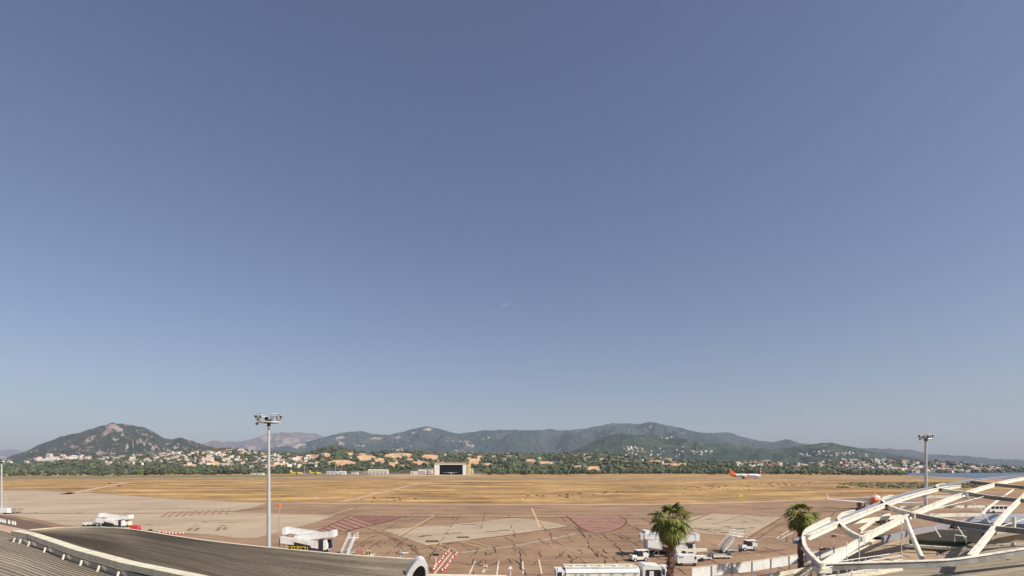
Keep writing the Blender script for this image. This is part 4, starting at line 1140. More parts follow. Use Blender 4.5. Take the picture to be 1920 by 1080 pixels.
# ------------------------------------------------------------------ apron vehicles
def tractor(label, loc, rz, s_=1.0):
    t = thing('tow_tractor', label, 'tow tractor', loc, rz, None, s_)
    a = MB(); a.box((0, 0, .62), (2.9, 1.5, .5)); a.box((-1.0, 0, .98), (.95, 1.35, .32), top=(.85, .92)); a.box((1.0, 0, 1.05), (.95, 1.5, .75)); a.build('body', M['white'], t)
    c = MB()
    for x in (-.5, .35):
        for y in (-.65, .65): c.tube([(x, y, .85), (x + (.12 if x < 0 else 0), y, 1.85)], .05, 6)
    for y in (-.65, .65): c.tube([(1.4, y, 1.3), (1.38, y, 1.85)], .05, 6)
    c.build('cab_frame', M['dark'], t)
    r_ = MB(); r_.box((.5, 0, 1.9), (2.1, 1.5, .1)); r_.build('cab_roof', M['white'], t)
    g = MB(); g.box((-.48, 0, 1.35), (.05, 1.2, .75)); g.build('windscreen', M['glass'], t)
    g = MB(); g.box((.0, 0, 1.33), (.86, 1.32, .82)); g.build('cab_shade_block', M['glass'], t)  # solid dark block standing in for the shade inside the open cab
    s2 = MB(); s2.box((.2, 0, .95), (.5, 1.1, .2)); s2.box((.42, 0, 1.25), (.12, 1.0, .5)); s2.build('seat', M['black'], t)
    for x in (-1.0, 1.0):
        for y in (-.72, .72):
            w2 = MB(); w2.cyl((x, y, .34), .34, .24, 'Y'); wo_ = w2.build('wheel', M['black'], t)
            h2 = MB(); h2.cyl((x, y * 1.17, .34), .16, .04, 'Y', 10); h2.build('hub', M['white'], wo_)
    for y in (-.5, .5):
        l = MB(); l.cyl((-1.48, y, .85), .09, .05, 'X', 10); l.build('headlight', M['glass'], t)
    return t
tractor('white tow tractor standing alone left of the large palm', G(1197, 1052), R(14), 0.92)
tractor('white tow tractor with dark cab parked right of the passenger stairs', G(1402, 1032), R(6), 0.95)
def dolly(label, loc, rz, s_=1.0):
    t = thing('baggage_dolly', label, 'baggage dolly', loc, rz, None, s_)
    a = MB(); a.box((0, 0, .5), (3.0, 1.5, .12)); a.build('deck', M['wall'], t)
    a = MB(); a.box((0, -.78, .42), (3.1, .08, .18)); a.box((0, .78, .42), (3.1, .08, .18)); a.build('side_rail', M['white'], t)
    for x in (-1.5, 1.5):
        a = MB(); a.box((x, 0, .95), (.07, 1.5, .12)); a.box((x, -.7, .78), (.07, .07, .5)); a.box((x, .7, .78), (.07, .07, .5)); a.box((x, 0, .7), (.04, 1.3, .35)); a.build('end_panel', M['grey'], t)
    for x in (-1.1, 1.1):
        for y in (-.6, .6):
            w2 = MB(); w2.cyl((x, y, .2), .2, .12, 'Y', 10); w2.build('wheel', M['black'], t)
    a = MB(); a.tube([(-1.5, 0, .35), (-2.2, 0, .25)], .05, 6); a.build('tow_bar', M['grey'], t)
dolly('flat baggage dolly in front of the scissor-braced stairs', G(1351, 1047), R(3), .98)
dolly('flat baggage dolly just right of the white ground power unit', G(1314, 1050), R(3), .98)
t = thing('ground_power_unit', 'white rounded ground power unit trailer right of the large palm', 'ground power unit', G(1286, 1060), R(3))
prof = [(-1.45, .45), (1.3, .45), (1.5, .7), (1.5, 1.35), (1.3, 1.65), (-1.35, 1.65), (-1.55, 1.4), (-1.55, .7)]
a = MB(); a.prism(prof, -.75, .75, 'Y'); a.build('body', M['white'], t)
a = MB(); a.box((0, 0, .38), (2.6, 1.4, .25)); a.build('skirt', M['grey'], t)
a = MB(); a.box((1.2, -.77, 1.25), (.22, .05, .4)); a.build('vent', M['dark'], t)
a = MB(); a.box((-1.0, -.77, 1.4), (.7, .05, .22)); a.build('vent', M['grey'], t)
a = MB(); a.tube([(-1.5, 0, .5), (-2.3, 0, .35)], .05, 6); a.build('tow_bar', M['dark'], t)
for x in (-1.0, 1.05):
    for y in (-.7, .7):
        w2 = MB(); w2.cyl((x, y, .26), .26, .18, 'Y'); w2.build('wheel', M['black'], t)
# belt loader between palm and the ramp
t = thing('belt_loader', 'white belt loader with cream conveyor parked behind the power unit', 'belt loader', G(1290, 1052), R(4))
a = MB(); a.box((.4, 0, .65), (4.6, 1.6, .45)); a.box((-1.4, 0, 1.1), (1.0, 1.5, .6), top=(.7, .9)); a.build('chassis', M['white'], t)
a = MB(); a.prism([(-1.8, 1.3), (3.2, 1.5), (3.2, 1.9), (-1.8, 1.75)], .1, .8, 'Y'); a.build('conveyor', M['cream'], t)
a = MB(); a.box((-.9, -.5, 1.45), (.5, .5, .4)); a.build('operator_seat', M['dark'], t)
for x in (-1.2, 1.9):
    for y in (-.75, .75):
        w2 = MB(); w2.cyl((x, y, .33), .33, .2, 'Y'); w2.build('wheel', M['black'], t)

# equipment trailers by the far-left ramp and others
def trailer(label, px, py, L, H_, m, rz=0):
    t = thing('equipment_trailer', label, 'trailer', G(px, py), rz)
    a = MB(); a.box((0, 0, .45 + H_ / 2), (L, 1.3, H_), top=(.92, .9)); a.build('body', m, t)
    a = MB(); a.tube([(-L / 2, 0, .4), (-L / 2 - .8, 0, .35)], .05, 6); a.build('tow_bar', M['dark'], t)
    for x in (-L * .3, L * .3):
        for y in (-.6, .6):
            w2 = MB(); w2.cyl((x, y, .28), .28, .18, 'Y', 10); w2.build('wheel', M['black'], t)
    return t
trailer('low white trailer left of the farthest boarding ramp', 165, 987, 2.0, .5, M['white'])
trailer('second low white trailer touching the farthest boarding ramp', 178, 987, 1.8, .55, M['white'])
trailer('small red equipment trailer right of the farthest boarding ramp', 254, 995, 1.7, .8, M['red'])
trailer('pinkish grey trailer between the farthest ramp and the red one', 237, 988, 2.0, .9, M['cream'])
trailer('reddish brown generator trailer right of the passenger stairs', 676, 1045, 1.3, .8, mat('brown_paint', (.35, .18, .12), .7))
trailer('white service van body at the foot of the left edge mast', 8, 964, 3.2, 1.4, M['white'])
for k in range(4):
    d = thing('baggage_cart', ['baggage cart next to the white van by the left mast, first in its row', 'second baggage cart in the row by the left mast', 'third baggage cart in the row by the left mast', 'last baggage cart in the row right of the left mast'][k], 'baggage cart', G(17 + k * 7, 963 - k * .5), R(8), 'baggage carts by the left mast')
    a = MB(); a.box((0, 0, .45), (1.1, .9, .1)); a.build('deck', M['grey'], d)
    a = MB()
    for x in (-.5, .5):
        for y in (-.4, .4): a.tube([(x, y, .5), (x, y, 1.3)], .04, 5)
    a.box((0, 0, 1.3), (1.15, .95, .06)); a.build('cover', M['dark'] if k % 2 else M['grey'], d)
    for x in (-.35, .35):
        w2 = MB(); w2.cyl((x, -.4, .18), .18, .1, 'Y', 8); w2.build('wheel', M['black'], d)
# white equipment seen through the canopy on the right
t = thing('airport_bus', 'white bus seen through the canopy bars at far right', 'bus', G(1868, 962))
D_ = G(1868, 962).y
a = MB(); a.box((0, 0, 1.5), (6.2, 2.4, 2.0), top=(.96, .95)); a.build('body', M['white'], t)
for k in range(4):
    g = MB(); g.box((-2.1 + k * 1.35, -1.21, 1.85), (1.0, .05, .8)); g.build('window', M['glass'], t)
for x in (-2, 2):
    w2 = MB(); w2.cyl((x, -1.1, .45), .45, .25, 'Y'); w2.build('wheel', M['black'], t)
# equipment below the parked airliner
for i, (px, py, lb) in enumerate(((1660, 978, 'dark equipment cart under the canopy loop near the parked airliner'), (1652, 985, 'small dark equipment cart in front of another below the parked airliner'))):
    t = thing('equipment_cart', lb, 'cart', G(px, py))
    a = MB(); a.box((0, 0, .9), (1.6, 1.2, .9)); a.build('body', M['dark'], t)
    a = MB()
    for x in (-.8, .8): a.tube([(x, 0, .4), (x, 0, 2.4)], .07, 6)
    a.tube([(-.8, 0, 2.4), (.8, 0, 2.4)], .07, 6); a.build('frame', M['dark'], t)
    for x in (-.5, .5):
        w2 = MB(); w2.cyl((x, -.6, .25), .25, .15, 'Y', 10); w2.build('wheel', M['black'], t)

# ------------------------------------------------------------------ fuel truck
D_T = 62.5
pt = P(1150, 1055, D_T)
t = thing('fuel_truck', 'long white fuel tanker truck with a green round emblem parked at the bottom edge', 'fuel truck', (pt.x, D_T + 1, 0), R(2.5))
L = 220 / F * D_T     # about 14.5 m
x0 = -L / 2
prof = [(-1.25, 1.15), (1.25, 1.15), (1.3, 1.5), (1.3, 2.55), (1.05, 2.95), (.4, 3.1), (-.4, 3.1), (-1.05, 2.95), (-1.3, 2.55), (-1.3, 1.5)]
a = MB(); a.prism(prof, x0 + 1.2, x0 + 9.9, 'X'); tank = a.build('tank', M['white'], t)
a = MB()
a.box((x0 + 5.5, -.95, 3.14), (8.6, .1, .12)); a.box((x0 + 5.5, .95, 3.14), (8.6, .1, .12))
for k in range(5): a.cyl((x0 + 2.2 + k * 1.7, 0, 3.16), .26, .14, 'Z', 12)
a.build('roof_rail', M['cream'], tank)
a = MB()
for k in range(6): a.box((x0 + 2.4 + k * 1.4, -1.33, 2.4 + .02 * (k % 2)), (.3, .05, .08))
a.box((x0 + 5.5, -1.325, 2.56), (8.6, .04, .05)); a.build('trim', M['grey'], tank)
a = MB(); a.box((x0 + .6, 0, 2.1), (1.0, 2.3, 1.5)); a.build('pump_cabinet', M['white'], t)
a = MB(); a.box((x0 + .5, -1.17, 2.3), (.5, .05, .7)); a.build('cabinet_opening', M['dark'], t)
for dx in (0, .85):
    a = MB(); a.tube([(x0 + .2 + dx, -1.1, 2.85), (x0 + .2 + dx, -1.1, 3.15)], .05, 6); a.build('beacon', M['dark'], t)
# emblem: ring of green petals with a pale centre
em = MB()
for k in range(14):
    a_ = k * math.pi / 7
    em.add([(x0 + 3.05 + .17 * math.cos(a_ - .25), -1.335, 2.1 + .17 * math.sin(a_ - .25)), (x0 + 3.05 + .30 * math.cos(a_ - .2), -1.335, 2.1 + .30 * math.sin(a_ - .2)), (x0 + 3.05 + .34 * math.cos(a_), -1.335, 2.1 + .34 * math.sin(a_)),
            (x0 + 3.05 + .30 * math.cos(a_ + .2), -1.335, 2.1 + .30 * math.sin(a_ + .2)), (x0 + 3.05 + .17 * math.cos(a_ + .25), -1.335, 2.1 + .17 * math.sin(a_ + .25))], [(0, 1, 2, 3, 4)], 0)
em.add([(x0 + 3.05 + .17 * math.cos(k * .5236), -1.337, 2.1 + .17 * math.sin(k * .5236)) for k in range(12)], [tuple(range(12))], 1)
em.build('emblem', [M['green'], mat('pale_yellow', (.8, .82, .45), .5)], tank)
def text(body, size, loc, m, parent, name, rx=90):
    cu = bpy.data.curves.new(name, 'FONT'); cu.body = body; cu.size = size; cu.extrude = .004
    o = bpy.data.objects.new(name, cu); COL.objects.link(o)
    dg_ = bpy.context.evaluated_depsgraph_get(); me = bpy.data.meshes.new_from_object(o.evaluated_get(dg_))
    bpy.data.objects.remove(o)
    o = bpy.data.objects.new(name, me); COL.objects.link(o); me.materials.clear(); me.materials.append(m)
    o.parent = parent; o.location = loc; o.rotation_euler = (R(rx), 0, 0); return o
text('bp', .36, (x0 + 3.95, -1.34, 2.08), M['grey'], tank, 'lettering')
text('37', .42, (x0 + 9.0, -1.34, 1.95), M['red'], tank, 'number')
a = MB(); a.box((x0 + 8.7, -1.335, 2.07), (.3, .03, .1)); a.build('trim', M['dark'], tank)
a = MB(); a.box((x0 + 5.5, 0, .95), (10.5, 1.0, .3)); a.build('chassis', M['dark'], t)
a = MB(); a.prism([(x0 + 10.3, .8), (x0 + 12.6, .8), (x0 + 12.75, 1.8), (x0 + 12.45, 3.25), (x0 + 10.6, 3.4), (x0 + 10.3, 3.2)], -1.2, 1.2, 'Y'); cab = a.build('cab', M['white'], t)
a = MB(); a.box((x0 + 11.5, -1.215, 2.3), (1.75, .05, 1.1)); a.build('side_window', M['glass'], cab)
a = MB(); a.box((x0 + 12.62, 0, 2.45), (.06, 2.1, 1.1), ry=R(-10)); a.build('windscreen', M['glass'], cab)
a = MB(); a.box((x0 + 11.3, -1.25, 2.3), (.5, .04, .8)); a.build('seat_panel', M['white'], cab)
a = MB(); a.box((x0 + 12.7, -1.45, 2.6), (.15, .3, .7)); a.build('mirror', M['dark'], cab)
a = MB(); a.box((x0 + 13.4, .2, 2.0), (1.2, 2.0, 2.1), top=(.8, .9)); a.build('front_unit', M['white'], t)
for x in (2.2, 3.6, 8.6, 11.6, 13.4):
    for y in (-1.05, 1.05):
        w2 = MB(); w2.cyl((x0 + x, y, .5), .5, .35, 'Y', 18); wo_ = w2.build('wheel', M['black'], t)
        h2 = MB(); h2.cyl((x0 + x, y * 1.18, .5), .24, .04, 'Y', 12); h2.build('hub', M['grey'], wo_)

# ------------------------------------------------------------------ palms
def palm(label, px, Dd, ytop, hw, nfr=46, seed=1, base_z=0.0):
    random.seed(seed)
    H_ = hz(ytop, Dd)
    t = thing('fan_palm', label, 'palm tree', ((px - 960) / F * Dd, Dd, base_z), random.uniform(0, 6))
    hub = H_ - 1.35
    tr = MB(); pts = []; rs = []
    N = 60
    for k in range(N + 1):
        z = hub * k / N
        pts.append((.12 * math.sin(z * .35), .08 * math.cos(z * .3), z)); rs.append(.22 + .05 * (k % 2) + (.12 if k < 3 else 0) - .03 * k / N)
    tr.tube(pts, rs, 12)
    for k in range(230):
        z = hub * (0.25 + .75 * random.random()); a_ = random.uniform(0, 6.28); r_ = .22
        c = Vector((.12 * math.sin(z * .35) + r_ * math.cos(a_), .08 * math.cos(z * .3) + r_ * math.sin(a_), z))
        tr.tube([c, c + Vector((math.cos(a_) * .13, math.sin(a_) * .13, .28))], [.06, .02], 4)
    tr.build('trunk', M['palmbark'], t)
    cx, cy = pts[-1][0], pts[-1][1]
    def frond(mb, az, el, Lp, rad, droop, nseg=22):
        d = Vector((math.cos(az) * math.cos(el), math.sin(az) * math.cos(el), math.sin(el)))
        base = Vector((cx, cy, hub - .1)); pp = [base]
        p_ = base.copy(); dd = d.copy()
        for k in range(6):
            p_ = p_ + dd * Lp / 6; dd = (dd + Vector((0, 0, -droop * .13))).normalized(); pp.append(p_.copy())
        mb.tube(pp, [.03, .028, .025, .022, .02, .018, .015], 4)
        side = dd.cross(Vector((0, 0, 1)))
        if side.length < .05: side = Vector((math.sin(az), -math.cos(az), 0))
        side.normalize(); up = side.cross(dd).normalized()
        for k in range(nseg):
            ang = R(-105 + 210 * k / (nseg - 1)) + random.gauss(0, .04)
            u = (dd * math.cos(ang) + side * math.sin(ang)).normalized()
            l = rad * (1 - .25 * abs(ang) / 1.9) * random.uniform(.85, 1.1)
            wv = side * math.cos(ang) - dd * math.sin(ang)
            wv = wv * (.05 if nseg > 12 else .07)
            q0 = p_; q1 = p_ + u * l * .45 + up * .05 * l; q2 = p_ + u * l * .8 + Vector((0, 0, -l * (.07 + .07 * droop))); q3 = p_ + u * l * .98 + Vector((0, 0, -l * (.2 + .2 * droop)))
            mb.add([q0 - wv * .3, q0 + wv * .3, q1 + wv, q1 - wv, q2 + wv * .7, q2 - wv * .7, q3], [(0, 1, 2, 3), (3, 2, 4, 5), (5, 4, 6)])
    Rr = hw
    gr_ = MB()
    for k in range(nfr):
        u = k / nfr
        el = R(84) - u ** 0.72 * R(140)
        frond(gr_, k * 2.399 + random.gauss(0, .3), el + random.gauss(0, .14), Rr * random.uniform(.42, .6) * (.8 + .5 * math.sin(math.pi * min(1, u + .15))), Rr * random.uniform(.42, .58), .6 + .7 * u + random.uniform(0, .3), 20)
    gr_.build('crown', M['frond'], t)
    de = MB()
    for k in range(26):
        frond(de, k * 2.399 + .5, R(-28) - random.random() * R(55), Rr * random.uniform(.4, .85), Rr * random.uniform(.3, .5), .9, 12)
    for k in range(60):
        a_ = random.uniform(0, 6.28); r_ = random.uniform(.2, .5); e_ = random.uniform(1.1, 2.0)
        de.tube([(cx + r_ * .5 * math.cos(a_), cy + r_ * .5 * math.sin(a_), hub - .1), (cx + r_ * math.cos(a_), cy + r_ * math.sin(a_), hub - e_ * .5), (cx + .24 * math.cos(a_), cy + .24 * math.sin(a_), hub - e_)], [.06, .05, .015], 4)
    de.build('dead_skirt', M['deadfrond'], t)
    return t
palm('large fan palm in front of the fuel truck with a shaggy brown skirt', 1256, 46, 945, 1.9, 56, 3)
palm('smaller fan palm behind the white screen fence left of the canopy', 1503, 62, 943, 1.9, 54, 9)
palm('short palm showing only its green top at the bottom edge', 1008, 52, 1064, .75, 30, 5)
random.seed(99)

# bushes by the fence
def bush(label, px, py, s_, Dd=None):
    p = G(px, py)
    t = thing('bush', label, 'bush', p)
    a = MB(); a.tube([(0, 0, 0), (0, 0, s_ * .6)], .06, 5); a.build('stem', M['bark'], t)
    bl = [(random.gauss(0, s_ * .55), random.gauss(0, s_ * .3), s_ * random.uniform(.3, .9), s_ * .22, s_ * .22, s_ * .2) for _ in range(46)]
    c = blob_mesh('foliage', bl, M['leafd'], rough=.4); c.parent = t
bush('dark low bush seen above the fence right of the small palm', 1548, 1036, .75)
bush('dark bush seen through the canopy opening, right of another', 1566, 1034, .65)
bush('low bush under the fence panels left of the small palm', 1472, 1082, .7)
bush('green bush at the foot of the canopy column', 1706, 1003, .6)

# ------------------------------------------------------------------ cones, bollards, posts
def cone_proto(label):
    t = thing('traffic_cone', label, 'traffic cone')
    a = MB(); a.tube([(0, 0, .04), (0, 0, .75)], [.19, .04], 10); a.build('cone', M['red'], t)
    a = MB(); a.tube([(0, 0, .28), (0, 0, .52)], [.155, .105], 10); a.build('white_band', M['white'], t)
    a = MB(); a.box((0, 0, .02), (.46, .46, .04)); a.build('base', M['red'], t)
    return t
cp = cone_proto('red and white cone in the left row of the marked walkway'); cp['group'] = 'left row of walkway cones'
rows_ = [((842, 1034), (812, 1071), 10, 'red and white cone in the left row of the marked walkway', 'left row of walkway cones'),
         ((856, 1039), (830, 1073), 10, 'red and white cone in the right row of the marked walkway', 'right row of walkway cones'),
         ((300, 1000), (342, 1003), 8, 'red cone in the line behind the left hall roof', 'cones behind the left hall roof'),
         ((1497, 1032), (1580, 1030), 5, 'red cone standing near the bushes behind the canopy', 'cones behind the canopy')]
fr_ = True
for (xa, ya), (xb, yb), n_, lb, gp_ in rows_:
    for k in range(n_):
        u = k / (n_ - 1); p = G(xa + (xb - xa) * u + random.uniform(-1.3, 1.3), ya + (yb - ya) * u + random.uniform(-.9, .9))
        if fr_: cp.location = p; fr_ = False; cp.scale = (1.0,) * 3
        else: dup(cp, p, random.random(), lb, gp_, 1.0)
bo = thing('bollard', 'short white bollard in the row beside the left service road', 'bollard', group='white bollards beside the left road')
a = MB(); a.tube([(0, 0, 0), (0, 0, 1.0)], [.13, .11], 10); a.build('post', M['white'], bo)
a = MB(); a.cyl((0, 0, .9), .135, .1); a.build('band', M['grey'], bo)
bx = [1, 4, 7, 10, 16, 18, 23, 26, 29]
for k, x in enumerate(bx):
    p = G(x, 979 + k * .75)
    if k == 0: bo.location = p
    else: dup(bo, p)
for px, py, lb in ((688, 1043, 'left one of two dark posts on the cream kerb right of the trailer'), (692.5, 1043, 'right one of two posts on the cream kerb, with a pale cap')):
    t = thing('post', lb, 'post', G(px, py))
    a = MB(); a.tube([(0, 0, 0), (0, 0, .85)], .09, 8); a.build('shaft', M['dark'], t)
    a = MB(); a.cyl((0, 0, .93), .12, .16); a.build('cap', M['cream'], t)
for k, x in enumerate((1464, 1475, 1487)):
    t = thing('post', ['left', 'middle', 'right'][k] + ' of three thin dark posts left of the small palm', 'post', G(x, 1014 + k * 2.5))
    a = MB(); a.tube([(0, 0, 0), (0, 0, 1.2)], .06, 6); a.build('shaft', M['dark'], t)
    a = MB(); a.box((0, 0, .05), (.3, .3, .1)); a.build('foot', M['grey'], t)
t = thing('lamp_post', 'white lamp post with a small white head at the bottom edge', 'lamp post', G(957, 1085))
a = MB(); a.tube([(0, 0, 0), (0, 0, 1.3)], .07, 7); a.build('post', M['white'], t)
a = MB(); a.box((0, 0, 1.45), (.55, .35, .35), top=(.6, .7)); a.build('lamp_head', M['white'], t)
t = thing('tow_bar', 'white triangular tow bar lying on the apron near the short grey pole', 'tow bar', G(757, 1040), R(5))
a = MB(); a.tube([(-.5, -.4, .3), (.8, 0, .3), (-.5, .4, .3), (-.5, -.4, .3)], .07, 6); a.build('frame', M['white'], t)
for y in (-.4, .4):
    a = MB(); a.cyl((-.4, y, .2), .2, .12, 'Y', 10); a.build('wheel', M['black'], t)

# ------------------------------------------------------------------ left hall (curved seamed roofs)
def bez(pts, u):
    u = max(0, min(1, u)) * (len(pts) - 1); i = min(int(u), len(pts) - 2); f_ = u - i
    return Vector(pts[i]).lerp(Vector(pts[i + 1]), f_)
hall = thing('terminal_hall', 'long terminal hall with two curved dark seamed roofs and a white gutter beam between', 'building', (0, 0, 0))
def seamed(name, top, bot, n_seam, nu, bulge, parent, m, mode='along', th=.35, seam_h=.05):
    """roof between the 3D polylines top and bot, seams run along u; closed slab"""
    rows_u = []
    vs = []; fs = []
    vv = []
    for k in range(n_seam):
        v0 = k / n_seam
        for dv, dz in ((0, seam_h), (.08 / n_seam, seam_h), (.11 / n_seam, 0), (.97 / n_seam, 0)):
            vv.append((v0 + dv, dz))
    vv.append((1, 0))
    nu1 = nu + 1
    for v_, dz in vv:
        for i in range(nu1):
            u = i / nu
            a_ = bez(top, u); b_ = bez(bot, u)
            p = a_.lerp(b_, v_) + Vector((0, 0, bulge * 4 * v_ * (1 - v_) + dz))
            vs.append(p)
    for r_ in range(len(vv) - 1):
        for i in range(nu):
            fs.append((r_ * nu1 + i, r_ * nu1 + i + 1, (r_ + 1) * nu1 + i + 1, (r_ + 1) * nu1 + i))
    mb = MB(); mb.add(vs, fs)
    # thickness skirt
    e = len(vs)
    bd = [0 * nu1 + i for i in range(nu1)] + [r_ * nu1 + nu for r_ in range(1, len(vv))] + [(len(vv) - 1) * nu1 + i for i in range(nu - 1, -1, -1)] + [r_ * nu1 for r_ in range(len(vv) - 2, 0, -1)]
    low = [vs[i] - Vector((0, 0, th)) for i in bd]
    allv = [vs[i] for i in bd] + low; n_ = len(bd)
    mb.add(allv, [(i, i + n_, (i + 1) % n_ + n_, (i + 1) % n_) for i in range(n_)])
    o = mb.build(name, m, parent)
    at = o.data.attributes.new('along', 'FLOAT_VECTOR', 'POINT')
    dat = []
    for k_, (v_, dz) in enumerate(vv):
        for i in range(nu1): dat += [i / nu, v_ * n_seam + 0.37 * (int(v_ * n_seam + .001) % 7), 0.0]
    dat += [0.5, 0.5, 0.0] * (len(mb.v) - len(vs))
    at.data.foreach_set('vector', dat)
    return o
# roof B: from its far eave (top) down to below the frame
def PH(px, py, H_): return P(px, py, (HC - H_) * F / (py - HY))
topB = [PH(x, y, H_) for x, y, H_ in smoothpts([(52,995,7.4),(100,991,7.4),(160,989.5,7.4),(200,990.5,7.4),(250,994.5,7.4),(330,1007,7.4),(400,1017,7.4),(480,1026,7.4),(560,1034,7.4),(650,1042,7.4),(720,1047,7.3),(790,1051,7.2)], 4)]
botB = [PH(x, y, H_) for x, y, H_ in smoothpts([(56,999,7.75),(120,1014,7.75),(200,1038,7.75),(300,1066,7.75),(385,1090,7.75),(480,1120,7.75),(560,1150,7.75),(620,1175,7.75),(665,1195,7.6),(700,1210,7.4)], 4)]
seamed('roof', topB, botB, 46, 60, 0.0, hall, M['roof'])
beam = [PH(x, y, 8.2) for x, y in [(30,994.5),(60,1000),(148,1029),(237,1053),(385,1083),(480,1115),(600,1160)]]
topA = [PH(x, y, 7.0) for x, y in [(-320,968),(-150,975),(0,995),(30,1004),(89,1022),(148,1044),(207,1061),(258,1078),(420,1140)]]
botA = [PH(x, y, 7.4) for x, y in [(-700,1030),(-500,1070),(-300,1130),(-200,1170),(-100,1200),(0,1230),(100,1280),(200,1330),(300,1400)]]
seamed('roof', topA, botA, 34, 50, 0.25, hall, M['roof'])
bm_ = MB(); bm_.sweep([bez(beam, i / 40) for i in range(41)], .8, .45); gb = bm_.build('gutter_beam', M['cream'], hall)
gl = MB(); pl = [bez(beam, i / 40) + Vector((-.05, -.45, -.55)) for i in range(2, 41)]
gl.sweep(pl, .12, 1.1); gl.build('clerestory_glazing', M['glazed'], hall)
for i in range(15):
    p = bez(beam, .06 + i * .063)
    b2 = MB(); b2.box((p.x - .1, p.y - .75, p.z - .85), (.05, .16, .6), rx=R(-25)); b2.build('bracket', M['canopy'], hall)
# white eave trim along the far edge and the hall's walls
em_ = MB(); em_.sweep([p + Vector((0, .16, .1)) for p in topB], .28, .5); em_.build('eave_trim', M['cream'], hall)
wl_ = MB(); wl_.sweep([p + Vector((0, -1.2, -.35)) for p in topB], .3, 6.9); wl_.build('wall', M['wall'], hall)
wl_ = MB(); wl_.sweep([p + Vector((0, -.8, -.5)) for p in topA], .3, 6.4); wl_.build('wall', M['wall'], hall)
# white rounded end gable at x 765..803
arc = smoothpts([(758,1092),(763,1078),(772,1062),(781,1052),(789,1048),(796,1050),(801,1057),(803,1068),(803,1080),(803,1095)], 4)
pa = [PH(x, y, 7.4) for x, y in [(758, 1092)]][0]
Dg = 37.5
ga = MB(); o_ = [P(x, y, Dg) for x, y in arc]
cxg, cyg = 786, 1086
inn = [P(cxg + 1 + (x - cxg) * .66, cyg + (y - cyg) * .66, Dg) for x, y in arc]
dv_ = Vector((0, -.0, 0))
N_ = len(arc)
vs = o_ + inn + [p + Vector((-.35, 1.3, 0)) for p in o_] + [p + Vector((-.35, 1.3, 0)) for p in inn]
fs = []
for i in range(N_ - 1):
    fs += [(i, i + 1, N_ + i + 1, N_ + i), (2 * N_ + i, 3 * N_ + i, 3 * N_ + i + 1, 2 * N_ + i + 1), (i, 2 * N_ + i, 2 * N_ + i + 1, i + 1), (N_ + i, N_ + i + 1, 3 * N_ + i + 1, 3 * N_ + i)]
ga.add(vs, fs); ga.build('curved_gable', M['white'], hall, False)
gi = MB(); gi.add([p + Vector((-.1, .6, 0)) for p in inn], [tuple(range(N_))]); gi.build('gable_window', M['dark'], hall)
# connecting flat roof edge at the bottom
cr_ = thing('link_roof', 'cream flat roof edge along the bottom right of the curved gable', 'roof')
a = MB(); pA_, pB_ = P(790, 1077, 41), P(950, 1079.5, 41)
a.sweep([pA_, pB_], .5, .35); a.build('parapet', M['cream'], cr_)
a = MB(); a.box(((pA_.x + pB_.x) / 2, 36, pA_.z - .55), (pB_.x - pA_.x, 9.4, .3)); a.build('deck', M['deck'], cr_)
a = MB(); a.box(((pA_.x + pB_.x) / 2, 36, (pA_.z - .7) / 2), (pB_.x - pA_.x - 1, 8.6, pA_.z - .72)); a.build('wall', M['wall'], cr_)
# kerb pad right of stairs
zone('kerb_pad', [(655,1044),(700,1040),(706,1038),(690,1050),(640,1050)], 0.12, M['cream'])

# ------------------------------------------------------------------ screen fence
fence = thing('screen_fence', 'white panelled screen fence on posts running behind the smaller palm', 'fence')
ft = [(1296,1065.5),(1334,1061),(1372,1057),(1410,1052.5),(1445,1047.5),(1479,1042.5),(1510,1038),(1537,1033.5),(1563,1029),(1588,1024),(1614,1018)]
FH = 2.9
fp = [PH(x, y, FH) for x, y in ft]
for i in range(len(fp) - 1):
    a, b_ = fp[i], fp[i + 1]
    p_ = MB(); p_.sweep([a.lerp(b_, .03), a.lerp(b_, .97)], .06, 1.25); p_.build('panel', M['white'], fence)
for i, a in enumerate(fp):
    p_ = MB(); p_.box((a.x, a.y - .12, FH / 2), (.12, .12, FH + .1)); p_.build('post', M['galv'], fence)
p_ = MB(); p_.sweep([p + Vector((0, 0, .06)) for p in fp], .14, .055); p_.build('top_rail', M['cream'], fence)
lw = thing('low_wall', 'cream coping wall in front of the screen fence, running under the canopy', 'wall')
lp = [PH(x, y, 4.2) for x, y in [(1410,1084),(1445,1077.5),(1480,1070.5),(1520,1063)]]
a = MB(); a.sweep(lp, .5, .3); a.build('coping', M['cream'], lw)
a = MB(); a.sweep([p - Vector((0, 0, .3)) for p in lp], .3, 3.9); a.build('wall', M['wall'], lw)

# ------------------------------------------------------------------ right terminal building
term = thing('terminal_building', 'low terminal building with seamed roofs under the white lattice canopy', 'building')
d1 = [PH(x, y, 5.0) for x, y in [(1560,1056),(1612,1029),(1640,1012),(1685,1001),(1720,1010),(1765,1040),(1760,1054)]]
a = MB(); n_ = len(d1)
a.add(list(d1) + [Vector((p.x, p.y, 4.6)) for p in d1], [tuple(range(n_)), tuple(range(2 * n_ - 1, n_ - 1, -1))] + [(i, (i + 1) % n_, (i + 1) % n_ + n_, i + n_) for i in range(n_)])
a.build('roof_deck', M['deck'], term)
a = MB(); a.sweep([d1[0] + Vector((0, 0, .35)), d1[1] + Vector((0, 0, .35)), d1[2] + Vector((0, 0, .35)), d1[3] + Vector((0, 0, .35))], .35, .38); a.build('parapet', M['cream'], term)
